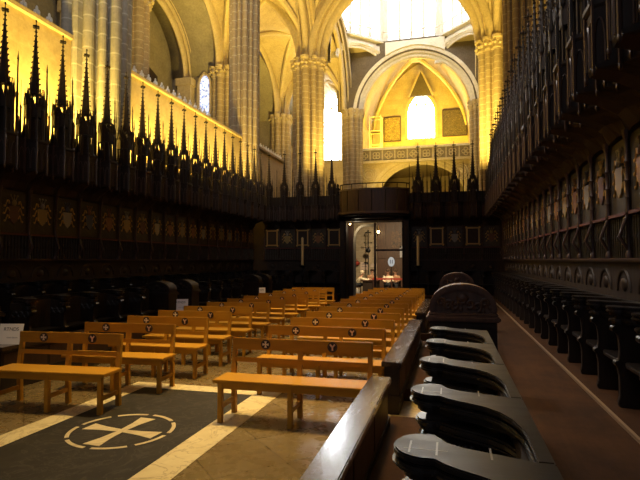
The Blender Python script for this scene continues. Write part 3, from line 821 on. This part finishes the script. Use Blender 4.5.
r = empty('red_rail', (-2.9,23.6,0)); b = MB(); b.box(-.7,1.1,-.03,.03,.72,.80); b.build('rail', M['red'], r)
for x in (-.66,.2,1.06):
    b = MB(); b.box(x-.03,x+.03,-.03,.03,0,.72); b.build('post', M['oakred'], r)
tag(r, 'low red barrier rail beyond the doorway', 'barrier')
b = MB(); b.lathe([(.16,0),(.19,.08),(.20,.20),(.14,.30),(.05,.33)], 10); tag(b.build('bag', mat('grey_bag',(.30,.28,.26),.8), smooth=True, loc=(-4.35,23.2,0)), 'pale grey bag on the floor beside the person in cream', 'bag')
b = MB(); b.ball((0,0,.12), .20,.16,.12); b.tube([(-.1,0,.2),(0,0,.36),(.1,0,.2)], .02, 6); tag(b.build('coat', M['red'], smooth=True, loc=(-4.98,26.84,1.35)), 'dark red coat hanging by the notice inside the doorway', 'coat')

# ------------------------------------------------------------------ stone church
XPL, XPR = -9.8, 3.0
ZS = 15.9
def pillar(x, y, R, m, label, ztop=15.2, n=10):
    r = empty('pillar', (x,y,0))
    def prof(R):
        o = []
        for i in range(n*8):
            a = 2*PI*i/(n*8); best = R*.72
            for k in range(n):
                ak = 2*PI*(k+.5)/n; rs = R*2.27/n*(1.0 if k % 2 else .72); rc = R*(1.0 if k % 2 else .95)-rs
                d = a-ak; c = rc*math.cos(d); s = rc*math.sin(d)
                if abs(s) < rs: best = max(best, c+math.sqrt(rs*rs-s*s))
            o.append((best*math.cos(a), best*math.sin(a)))
        return o
    p = prof(R)
    b = MB(); b.prism(p, .9, ztop, 'z'); b.build('shaft', m, r)
    b = MB(); b.prism([(x*1.22,y*1.22) for x,y in p], 0, .5); b.prism([(x*1.1,y*1.1) for x,y in p], .5, .9); b.build('base', m, r)
    b = MB(); 
    for z0, z1, s in ((ztop,ztop+.12,1.07),(ztop+.12,ztop+.45,1.02),(ztop+.45,ztop+.62,1.12),(ztop+.62,ztop+.80,1.2)):
        b.prism([(x*s,y*s) for x,y in p], z0, z1)
    cp = b.build('capital', M['arch'], r)
    b = MB()
    for i in range(26):
        a = 2*PI*i/26; b.ball((R*1.06*math.cos(a), R*1.06*math.sin(a), ztop+.30+.06*(i%2)), R*.10, R*.10, .11, 6, 4)
    b.build('leaf_carving', M['arch'], cp, smooth=True)
    tag(r, label, 'pillar'); return r
pillar(-9.4,11.55,.92,M['pillarg'],'nearest clustered stone pillar rising behind the left stalls', n=14)
pillar(-9.6,22.2,.76,M['pillar'],'clustered stone pillar rising at the far left corner of the stalls', n=14)
pillar(XPL,34.3,1.17,M['pillar'],'broad stone pillar with capital, left of the bright aisle window')
pillar(-9.0,47.0,1.0,M['pillar'],'far pale pillar with capital between bright window and gallery')
pillar(XPR,22.6,.76,M['pillar'],'grey-tan stone pillar rising at the end of the right stalls', 20, 14)
pillar(XPR,34.3,1.17,M['pillar'],'yellow-lit stone pillar with capital left of the right stalls')
pillar(XPR-.3,47.0,1.0,M['pillar'],'far pale pillar at the right end of the gallery')
XO = -16.5
for y, lab in ((12.0,'half pillar on the left aisle wall hidden behind the nearest pillar'),(22.6,'yellow-lit aisle wall pillar just right of the nearest pillar'),(34.3,'yellow aisle wall pillar with capital beside the blue window'),(47.0,'far aisle wall pillar with capital, left of the broad pillar')):
    pillar(XO+.1, y, 1.12, M['pillar'], lab)

# pointed-arch geometry
def pt_h(x, a, r):
    k = (r*r-a*a)/(2*a); k = max(k, 0); x = min(abs(x), a)
    return math.sqrt(max((a+k)**2-(x+k)**2, 0)) * (r/ math.sqrt((a+k)**2-k*k))
def arch_pts(a, r, n=28):
    """points + outward normals along the arch"""
    k = max((r*r-a*a)/(2*a), 0); R = a+k; t1 = math.acos(min(1,k/R)); out = []
    sc = r/math.sqrt(R*R-k*k)
    for i in range(n//2+1):
        t = t1*i/(n//2); out.append((-(R*math.cos(t)-k), R*math.sin(t)*sc, -math.cos(t), math.sin(t)))
    right = [(-x,z,-nx,nz) for x,z,nx,nz in out[:-1]][::-1]
    x,z,nx,nz = out[-1]; out[-1] = (x,z,0,1)
    return out+right
PROF = [(-1,1.05),(-1,.78),(-.96,.68),(-.88,.64),(-.80,.68),(-.77,.98),(-.68,1.0),(-.66,.50),(-.62,.38),(-.54,.33),(-.46,.38),(-.42,.68),(-.32,.70),(-.30,.20),(-.24,.04),(-.12,-.04),(0,-.07)]
PROF = PROF + [(-d,q) for d,q in PROF[:-1][::-1]]
cnt = [2]
def nm():
    cnt[0] += 1; return 'trim_%d' % cnt[0]
def arch(cx, cy, ang, a, r, zs=ZS, thick=.9, m=None, sc=1.0, spandrel=None, half=None, wm=None):
    """moulded pointed arch; ang = direction of its span in plan. spandrel: height of the wall above"""
    ca, sa = math.cos(ang), math.sin(ang)
    pts = arch_pts(a, r); b = MB(); vs = []; n = len(PROF)
    for x, z, nx, nz in pts:
        for d, q in PROF:
            q *= sc; u = x+nx*q; h = z+nz*q; d *= thick
            vs.append((cx+u*ca-d*sa, cy+u*sa+d*ca, zs+h))
    fs = [(i*n+k, i*n+k+1, (i+1)*n+k+1, (i+1)*n+k) for i in range(len(pts)-1) for k in range(n-1)]
    b.add(vs, fs); struct(b.build(nm(), m or M['arch'], smooth=True))
    if spandrel:
        half = half or a+.8; b = MB(); N_ = 40; g = .55*sc; vs = []; d0 = thick*.9
        for i in range(N_+1):
            u = -half+2*half*i/N_
            z = zs+pt_h(u, a+g, r+g) if abs(u) < a+g else zs
            for d, zz in ((-d0,z),(-d0,spandrel),(d0,spandrel),(d0,z)):
                vs.append((cx+u*ca-d*sa, cy+u*sa+d*ca, max(zz, z) if zz != spandrel else max(spandrel, z+.01)))
        fs = []
        for i in range(N_):
            for k in range(4): fs.append((4*i+k, 4*i+(k+1)%4, 4*i+4+(k+1)%4, 4*i+4+k))
        b.add(vs, fs); struct(b.build('wall_spandrel_%d' % cnt[0], wm or M['wall_y']))
def groin(x0, x1, y0, y1, r, zs, name, m=None, n=24, ribs=True):
    a = (x1-x0)/2; c = (y1-y0)/2; xm = (x0+x1)/2; ym = (y0+y1)/2; b = MB(); vs = []
    for j in range(n+1):
        for i in range(n+1):
            x = x0+(x1-x0)*i/n; y = y0+(y1-y0)*j/n
            vs.append((x, y, zs+max(pt_h(x-xm,a,r), pt_h(y-ym,c,r))))
    b.add(vs, [(j*n+j+i, j*n+j+i+1, (j+1)*(n+1)+i+1, (j+1)*(n+1)+i) for j in range(n) for i in range(n)])
    o = struct(b.build(name, m or M['vault'], smooth=True)); 
    md = o.modifiers.new('thickness','SOLIDIFY'); md.thickness = .25; md.offset = -1 if o.data.polygons[0].normal.z > 0 else -1
    if ribs:
        b = MB()
        for s in (0,1):
            p = []
            for i in range(25):
                t = i/24; x = x0+(x1-x0)*t; y = (y0+(y1-y0)*t) if s == 0 else (y1-(y1-y0)*t)
                p.append((x,y,zs+pt_h(x-xm,a,r)-.05))
            b.tube(p, .20, 6)
        b.ball((xm,ym,zs+r-.1), .5,.5,.25, 10, 6)
        struct(b.build(nm(), M['arch'], smooth=True))

YS = [0.5, 12.0, 22.6, 34.3, 47.0, 58.0]
for i in range(1, 5):
    y0, y1 = YS[i], YS[i+1]
    groin(XO, XPL, y0, y1, 5.4, ZS, 'ceiling_aisle_%d' % i)
    ra = (y1-y0)/2
    pr = .8 if i < 2 else 1.0
    if i < 4:
        arch(XPL if i < 3 else -9.4, (y0+y1)/2, PI/2 + (0 if i < 3 else -.063*-1), ra-pr, 5.3, thick=.75, spandrel=22.5, half=ra, wm=M['shaded'] if i == 3 else None)
        arch(XPR, (y0+y1)/2, PI/2, ra-pr, 5.3, thick=.75, spandrel=22.5, half=ra, wm=M['shaded'] if i == 3 else None)
    arch(XO, (y0+y1)/2, PI/2, ra-1.15, 4.9, thick=.8, sc=1.9, spandrel=22, half=ra)
for y in (22.6, 34.3, 47.0):
    arch((XO+XPL)/2 + (.3 if y > 40 else 0), y, 0, 2.45 + (.35 if y > 40 else 0), 5.0, thick=.6, sc=.8, spandrel=22, half=3.35, wm=M['wall_x'])
# recesses behind the aisle wall: soffit, back wall, partitions
for i in range(1, 5):
    y0, y1 = YS[i]+.6, YS[i+1]-.6; ym = (y0+y1)/2; a = (y1-y0)/2
    b = MB(); vs = []; n = 24
    for j in range(n+1):
        y = y0+(y1-y0)*j/n
        for x in (XO, -20.5): vs.append((x, y, 15.5+pt_h(y-ym, a, 4.6)))
    b.add(vs, [(2*j,2*j+1,2*j+3,2*j+2) for j in range(n)])
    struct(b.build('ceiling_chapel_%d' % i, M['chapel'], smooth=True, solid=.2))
    arch(-19.2, ym, PI/2, a*.90, 4.3, zs=15.2, thick=.5, sc=.9)
    b = MB()
    for q in (-1,1):
        e = ym+q*(a*.90+.42); b.box(-19.75,-18.65,e-.48,e+.48,0,14.7); b.box(-19.85,-18.55,e-.56,e+.56,14.7,15.25)
    struct(b.build('trim_jamb_%d' % i, M['arch']))
for i, y in enumerate((12.0,22.6,34.3,47.0)):
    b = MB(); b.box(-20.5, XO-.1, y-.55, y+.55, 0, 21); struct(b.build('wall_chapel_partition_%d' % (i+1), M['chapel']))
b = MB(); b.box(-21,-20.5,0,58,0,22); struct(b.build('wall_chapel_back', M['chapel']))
b = MB(); b.box(XO-.3,XO+.3,12,58,0,7.2); struct(b.build('wall_chapel_front', M['wall_y']))
b = MB(); b.box(XO-.4,XO+.3,-6,12,0,22); struct(b.build('wall_aisle_left', M['wall_y']))
# small openings and hung panels of the chapel tribunes
def lancet(w, h):
    a = w/2; r = min(h*.45, w*.95)
    top = [(x, h-r+z) for x, z, _, _ in arch_pts(a, r, 16)]
    return [(-a,0),(a,0)] + top[::-1]
def window(idx, w, h, cx, cy, z, ang, glass, frame_m, bars=0, fw=.18):
    fr = empty('window_%d' % idx, (cx,cy,z), ang); struct(fr)
    b = MB(); b.prism(lancet(w,h), .05, .08, 'y'); o = b.build('pane', glass, fr)
    b = MB(); o1 = lancet(w+2*fw,h+fw); i1 = lancet(w,h); nn = len(o1)
    vs = [(x,-.12,zz) for x,zz in o1]+[(x,-.12,zz) for x,zz in i1]+[(x,.1,zz) for x,zz in o1]+[(x,.1,zz) for x,zz in i1]
    fs = []
    for k in range(nn):
        k2 = (k+1) % nn
        fs += [(k,k2,nn+k2,nn+k),(2*nn+k,3*nn+k,3*nn+k2,2*nn+k2),(k,2*nn+k,2*nn+k2,k2),(nn+k,nn+k2,3*nn+k2,3*nn+k)]
    b.add(vs, fs)
    for q in range(bars):
        x = -w/2+w*(q+1)/(bars+1); b.box(x-.07,x+.07,-.06,.06,0,h*.78)
    if bars:
        for q in range(bars+1):
            x = -w/2+w*(q+.5)/(bars+1); s = w/(bars+1)/2
            b.tube([(x+s*math.cos(PI*t/8),0,h*.70+s*1.1*math.sin(PI*t/8)) for t in range(9)], .07, 5)
    b.build('frame', frame_m, fr)
    for c_ in fr.children: c_['kind'] = 'structure'
window(1, .85, 3.4, -17.75, 33.66, 12.2, 0, M['stained'], M['arch'])
window(2, 1.2, 2.4, -19.4, 33.66, 12.2, 0, mat('dim_glass',(.22,.22,.24),.3), M['arch'])
for k, (y, z, w, h, lab) in enumerate(((30.4,13.0,2.2,1.9,'dark hung panel in the aisle recess above the wall cresting'), (18.7,14.6,1.2,2.6,'dark hung panel at the top left above the yellow wall'))):
    r = empty('hung_panel', (-20.44,y,z)); b = MB(); b.box(-.04,.06,-w/2,w/2,0,h); b.prism([(-w/2,h),(w/2,h),(0,h+.35)], -.04, .06, 'x'); b.build('board', M['oak'], r)
    b = MB(); b.box(.06,.09,-w/2,w/2,0,.1); b.build('bottom_rail', M['oak'], r); tag(r, lab, 'panel', 'dark panels hung in the aisle')

# choir enclosure walls with their cresting
def enclosure(x, y0, y1, nm_):
    b = MB(); b.box(x-.3, x+.3, y0, y1, 0, 7.35); b.box(x-.42, x+.42, y0, y1, 7.35, 7.45); struct(b.build(nm_, M['wall_y']))
enclosure(XPL, -4, 27.8, 'wall_left'); enclosure(XPR+.2, -4, 27.8, 'wall_right')
def finial():
    b = MB(); b.box(-.11,.11,-.11,.11,0,.07); b.lathe([(.06,.07),(.04,.12),(.06,.15)], 8)
    for k in range(4):
        a = PI/2*k; b.ball((.09*math.cos(a),.09*math.sin(a),.21), .065,.065,.08, 7, 5)
    b.ball((0,0,.33), .055,.055,.08, 7, 5)
    o = b.build('cresting_finial', mat('bright_white_stone', (.85,.82,.76), .6), smooth=True); o.scale = (.62,.62,.95); return o
f0 = finial(); ys = [8.62+.39*i for i in range(5)] + [13.66+.39*i for i in range(14)] + [24.2+.39*i for i in range(10)]
names = [('near',5),('middle',14),('far',10)]; idx = 0
for seg, c in names:
    for i in range(c):
        o = f0 if idx == 0 else copy_tree(f0)
        o.location = (XPL+.12, ys[idx], 7.45)
        place = {'near':'left of the nearest pillar','middle':'right of the nearest pillar','far':'beyond the far corner pillar'}[seg]
        tag(o, 'pale carved finial on the yellow wall, %s %s' % (ORD[i], place), 'finial', 'carved finials along the wall top'); idx += 1

# lantern bay: great arches, squinches, drum
XC, YC, HB = -3.4, 40.65, 6.35
arch(XC, 34.3, 0, 5.15, 5.5, zs=15.9, thick=1.0, sc=1.0, spandrel=23, half=6.4, wm=M['wall_x'])
arch(-3.05, 47.0, 0, 5.0, 5.3, zs=15.4, thick=.8, sc=.8, m=M['white_stone'], spandrel=22.2, half=6.4, wm=M['shaded'])
for sx in (-1,1):
    for sy in (1,):
        px, py = XC+sx*(HB-1.86)-0, YC+sy*(HB-1.86)
        arch(px, py, -sx*sy*PI/4 if True else 0, 2.5, 1.35, zs=19.9, thick=.35, sc=.5, m=M['white_stone'], spandrel=21.75, half=2.75, wm=M['white_stone'])
for sx in (-1,1):
    for sy in (1,):
        b = MB(); b.prism([(XC+sx*7.0,YC+sy*7.0),(XC+sx*(HB-3.9),YC+sy*7.0),(XC+sx*7.0,YC+sy*(HB-3.9))], 21.4, 21.8); struct(b.build(nm(), M['arch']))
b = MB()
xs = [-2.7+5.4*i/20 for i in range(21)]
b.prism([(-3.05+x, 15.4+pt_h(x,5.8,6.1)) for x in xs] + [(-3.05+x, 21.95) for x in xs[::-1]], 46.0, 46.25, 'y'); struct(b.build(nm(), M['white_stone']))
ts = math.tan(PI/8)
b = MB(); octo = [((HB+.2)/math.cos(PI/8)*math.cos(PI/8+PI/4*k), (HB+.2)/math.cos(PI/8)*math.sin(PI/8+PI/4*k)) for k in range(8)]
inn = [(x*.955, y*.955) for x, y in octo]
vs = [(XC+x,YC+y,21.6) for x,y in octo]+[(XC+x,YC+y,21.6) for x,y in inn]+[(XC+x,YC+y,22.1) for x,y in octo]+[(XC+x,YC+y,22.1) for x,y in inn]
fs = []
for k in range(8):
    q = (k+1)%8; fs += [(k,q,8+q,8+k),(16+k,24+k,24+q,16+q),(k,16+k,16+q,q),(8+k,8+q,24+q,24+k)]
b.add(vs, fs)
b.prism([(XC+x*1.6,YC+y*1.6) for x,y in octo], 31.5, 31.8); struct(b.build('trim_90', M['white_stone']))
for k in range(8):
    a = PI/4*k; R = HB+.2; cx, cy = XC+R*math.cos(a), YC+R*math.sin(a); w = 2*R*ts
    fr = empty('window_%d' % (10+k), (cx,cy,22.1), a-PI/2); struct(fr)
    b = MB(); b.box(-w/2,w/2,.30,.36,.0,9); b.build('pane', M['glowdrum'], fr)['kind'] = 'structure'
    b = MB(); b.box(-w/2,w/2,-.2,.3,0,.5); b.box(-w/2,w/2,-.2,.3,6.0,9)
    b.box(-w/2,-w/2+.5,-.2,.3,.5,6); b.box(w/2-.5,w/2,-.2,.3,.5,6)
    for q in range(1,4):
        x = -w/2+.5+(w-1)*q/4; b.box(x-.13,x+.13,-.15,.3,.5,6)
    for q in range(4):
        s = (w-1)/8; x = -w/2+.5+(w-1)*(q+.5)/4
        b.tube([(x+s*math.cos(PI*t/8),0,4.4+1.3*s*math.sin(PI*t/8)) for t in range(9)], .12, 5)
    b.build('frame', M['white_stone'], fr)['kind'] = 'structure'
    rl = empty('gallery_railing'); bpy.data.objects.remove(rl)
    b = MB(); b.box(-w/2,w/2,-.75,-.68,1.0,1.1)
    for q in range(11): x = -w/2+w*q/10; b.tube([(x,-.71,0),(x,-.71,1.0)], .03, 4)
    b.box(-w/2,w/2,-.8,-.1,-.05,0.02)
    b.build('railing', M['white_stone'], fr)['kind'] = 'structure'

# end bay beyond the lantern: vault, facade with windows, gallery
b = MB(); vs = []; n = 32; a = 5.45
for j in range(n+1):
    x = -a+2*a*j/n
    for y in (47.6, 58.0): vs.append((XC+x, y, 15.4+pt_h(x, a, 8.9)))
b.add(vs, [(2*j,2*j+1,2*j+3,2*j+2) for j in range(n)]); struct(b.build('ceiling_end_bay', M['vault'], smooth=True, solid=.2))
b = MB()
for s in (-1,1):
    p = [(XC+s*(5.3-5.3*t), 48.0+4.5*t, 15.3+pt_h(5.3-5.3*t,5.45,7.6)) for t in [i/20 for i in range(21)]]
    b.tube(p, .22, 6)
    p = [(XC+s*(5.3-5.3*t), 57.9-5.4*t, 15.3+pt_h(5.3-5.3*t,5.45,7.6)) for t in [i/20 for i in range(21)]]
    b.tube(p, .22, 6)
b.ball((XC,52.5,22.75), .75,.75,.35, 14, 6); struct(b.build('trim_91', M['arch'], smooth=True))
b = MB(); b.box(-9.4,-8.8,47.6,58,0,22); struct(b.build('wall_end_bay_left', M['wall_y']))
b = MB(); b.box(2.0,2.6,47.6,58,0,22); struct(b.build('wall_end_bay_right', M['wall_y']))
b = MB(); b.box(-21,10,58,58.6,0,26); struct(b.build('wall_facade', M['wall_x']))
window(3, 3.0, 5.2, -3.15, 57.9, 15.6, 0, M['glow'], M['arch'], 2, .35)
window(4, 2.5, 8.4, -13.75, 57.9, 13.6, 0, M['glowaisle'], M['arch'], 1, .35)
r = empty('window_gable', (-3.15,57.75,20.4)); b = MB(); b.prism([(-1.3,0),(1.3,0),(0,3.0)], -.25, .1, 'y'); b.build('gable', stone('brown_gable', (.09,.068,.04), (.14,.11,.065)), r)
b = MB(); b.beam((-1.35,-.3,-.05),(0,-.3,3.05),.12,.2); b.beam((1.35,-.3,-.05),(0,-.3,3.05),.12,.2); b.build('coping', M['arch'], r); tag(r, 'pointed brown gable above the bright end window', 'gable')
for x, w, h, z, m, lab in ((.55,2.5,2.9,15.7,painted('big_dark_canvas',(.15,.11,.05)),'large dark painting right of the bright end window'), (-6.45,1.8,2.7,15.5,painted('ochre_canvas',(.42,.30,.08)),'ochre painting left of the bright end window')):
    r = empty('painting', (x,57.9,z)); b = MB(); b.box(-w/2,w/2,-.08,0,0,h); b.build('canvas', m, r)
    b = MB()
    for x0,x1,z0,z1 in ((-w/2-.1,w/2+.1,-.1,0),(-w/2-.1,w/2+.1,h,h+.1),(-w/2-.1,-w/2,0,h),(w/2,w/2+.1,0,h)): b.box(x0,x1,-.14,0,z0,z1)
    b.build('frame', M['oakred'], r); tag(r, lab, 'painting', 'paintings on the end bay wall')
# scaffold tower at the left of the end bay
r = empty('scaffold', (-7.6,52.5,11.3))
for x in (-.6,.6):
    for y in (-.6,.6):
        b = MB(); b.tube([(x,y,0),(x,y,5.6)], .05, 6); b.build('post', M['cream'], r)
for z in (.9,2.4,3.9,5.4):
    b = MB(); b.box(-.65,.65,-.65,-.58,z,z+.07); b.box(-.65,.65,.58,.65,z,z+.07); b.box(-.65,-.58,-.6,.6,z,z+.07); b.box(.58,.65,-.6,.6,z,z+.07); b.build('ledger', M['cream'], r)
b = MB(); b.box(-.6,.6,-.6,.6,3.97,4.02); b.build('deck', M['oakred'], r); tag(r, 'pale scaffold tower on the gallery left of the end window', 'scaffold')
# gallery front on a low wide arch
arch(-2.7, 48.95, 0, 4.1, 3.3, zs=7.6, thick=.5, sc=.8, spandrel=11.15, half=6.2, wm=M['wall_x'])
b = MB(); b.box(-8.7,1.95,48.4,57.95,11.15,11.3); struct(b.build('floor_gallery', M['wall_x']))
b = MB(); b.box(-8.75,-6.8,48.55,49.4,0,11.15); b.box(1.4,1.95,48.55,49.4,0,11.15); struct(b.build('wall_gallery', M['wall_x']))
gl = empty('gallery_parapet', (-3.35,48.27,11.3)); tag(gl, 'carved stone parapet with quatrefoils across the end bay', 'parapet')
b = MB(); b.box(-5.25,5.25,-.25,.15,-.25,0); b.build('cornice', M['arch'], gl)
b = MB(); b.box(-5.25,5.25,-.2,.12,1.05,1.25); b.build('coping', M['white_stone'], gl)
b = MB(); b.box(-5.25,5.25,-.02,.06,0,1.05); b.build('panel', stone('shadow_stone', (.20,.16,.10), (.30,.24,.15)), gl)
for k in range(9):
    cx = -4.8+1.2*k; b = MB()
    for q in range(4):
        a = PI/4+PI/2*q if k % 2 else PI/2*q
        c0 = (cx+.20*math.cos(a), .52+.20*math.sin(a))
        b.tube([(c0[0]+.17*math.cos(2*PI*t/12), -.06, c0[1]+.17*math.sin(2*PI*t/12)) for t in range(13)], .05, 5)
    b.build('quatrefoil', M['arch'], gl, smooth=True)
    if k < 8:
        b = MB(); b.box(cx+.54,cx+.66,-.1,.0,0,1.05); b.build('mullion', M['arch'], gl)
# blind carved roundels on the wall below
for cx, lab in ((-7.75,'carved round relief on the gallery wall at the left'), (.9,'carved round relief on the gallery wall at the right')):
    b = MB()
    for q in range(3): b.tube([(0+(.3+.22*q)*math.cos(2*PI*t/20), -.03, (.3+.22*q)*math.sin(2*PI*t/20)) for t in range(21)], .06, 5)
    tag(b.build('stone_relief', M['arch'], smooth=True, loc=(cx,48.465,10.0)), lab, 'relief', 'round reliefs on the gallery wall')

# nave vaults over the choir, right aisle wall
groin(XPL, XPR, 12.0, 22.6, 7.5, 16.5, 'ceiling_nave_2'); groin(XPL, XPR, 22.6, 34.0, 7.5, 16.5, 'ceiling_nave_3')
b = MB(); b.box(9.5,9.9,-4,60,0,24); struct(b.build('wall_aisle_right', M['wall_y']))
b = MB(); b.box(XPR,9.9,-4,60,22.5,22.8); struct(b.build('ceiling_aisle_right', M['vault']))

# ------------------------------------------------------------------ light
W = bpy.data.worlds.new('World'); S.world = W; W.use_nodes = True
W.node_tree.nodes['Background'].inputs[0].default_value = (.80,.82,1,1); W.node_tree.nodes['Background'].inputs[1].default_value = .13
def area(name, loc, aim, size, power, col, sy=None):
    l = bpy.data.lights.new(name, 'AREA'); l.energy = power; l.color = col; l.size = size
    if sy: l.shape = 'RECTANGLE'; l.size_y = sy
    o = bpy.data.objects.new(name, l); C.objects.link(o); o.location = loc
    o.rotation_euler = (Vector(aim)-Vector(loc)).to_track_quat('-Z','Y').to_euler(); return o
def point(name, loc, power, col, rad=.2):
    l = bpy.data.lights.new(name, 'POINT'); l.energy = power; l.color = col; l.shadow_soft_size = rad
    o = bpy.data.objects.new(name, l); C.objects.link(o); o.location = loc; return o
WARM = (1,.60,.20); YEL = (1,.70,.13)
# floodlights standing behind the canopies
def flood(loc, aim, power, label, size=.5, col=YEL):
    r = empty('floodlight', loc); d = (Vector(aim)-Vector(loc)).normalized(); e = d.to_track_quat('-Z','Y').to_euler()
    b = MB(); b.box(-.16,.16,-.11,.11,.02,.16); h = b.build('housing', M['iron'], r); h.rotation_euler = e
    b = MB(); b.box(-.14,.14,-.09,.09,.005,.02); h = b.build('glass', M['lamp'], r); h.rotation_euler = e
    b = MB(); b.tube([(0,0,-loc[2]),(0,0,-.02)], .035, 8); b.lathe([(.2,-loc[2]),(.2,-loc[2]+.05),(.04,-loc[2]+.08)], 10); b.build('pole', M['iron'], r)
    if label: tag(r, label, 'floodlight', 'floodlights behind the stalls')
    area('flood_beam', tuple(Vector(loc)+d*.03), aim, size, power, col)
for y, lab in ((7.4,'left of the third visible spire'),(9.7,'just left of the nearest pillar'),(13.9,'just right of the nearest pillar'),(16.6,'midway along the yellow wall'),(19.4,'near the end wall')):
    flood((-8.62,y,4.45), (-9.55,y+.5,6.5), 280, 'floodlight on a pole behind the left stalls, '+lab, .6)
def up(name, loc, aim, power, col=YEL, size=.8, spread=130):
    o = area(name, loc, aim, size, power, col); o.data.spread = math.radians(spread); return o
up('aisle_lamp', (-11.6,17.0,6.5), (-13.6,18.0,20), 640, spread=95)
up('aisle_lamp', (-11.6,28.0,6.5), (-13.8,29.0,20), 950, spread=95)
up('aisle_lamp', (-11.6,40.5,6.5), (-13.4,41.5,20), 950, spread=95)
up('aisle_lamp', (-12.6,51.0,7.0), (-13.2,53.5,20), 400)
up('end_bay_lamp', (-5.8,49.5,11.6), (-4.5,57.5,18), 1050, (1,.68,.03))
up('end_bay_lamp', (-.6,49.5,11.6), (-1.9,57.5,18), 1050, (1,.68,.03))
up('crossing_lamp', (-7.0,31.5,7.5), (-9.4,35.5,17), 500)
up('crossing_lamp', (-6.5,44,7.5), (-3,47.6,11), 350)
up('crossing_lamp', (.8,31.0,7.5), (2.2,33.6,14), 900)
up('right_aisle_lamp', (5.8,24,7), (5.0,26,20), 1500)
point('door_lamp', (-3.75,YE-.1,2.95), 9, (1,.85,.6), .04)
up('passage_lamp', (-2.6,21.4,3.9), (-3.5,25.2,.9), 150, (1,.76,.45), .5, 120)
# unseen lamps over the choir, apse daylight, added fill lights high in the nave
up('choir_lamp', (-2.5,6.0,12), (-2.5,6.0,0), 118, (1,.71,.27), 1.5, 40)
up('choir_lamp', (-2.6,12.5,12), (-2.6,12.5,0), 118, (1,.71,.27), 1.5, 40)
area('apse_daylight', (-3.2,-9,11), (-3.2,12,0), 6, 62, (.90,.92,1))
up('high_fill', (-1,1.0,16), (-9.8,17,13.5), 330, (1,.95,.90), 3, 70)  # added fill aimed at the left pillars, no window stands here
up('high_fill', (-9,9,17.5), (1.6,9.5,4), 260, (1,.90,.82), 3, 60)  # added fill to brighten the right canopies and stalls

S.view_settings.view_transform = 'Standard'; S.view_settings.look = 'None'; S.view_settings.gamma = 1
S.view_settings.use_curve_mapping = False; S.view_settings.exposure = 0
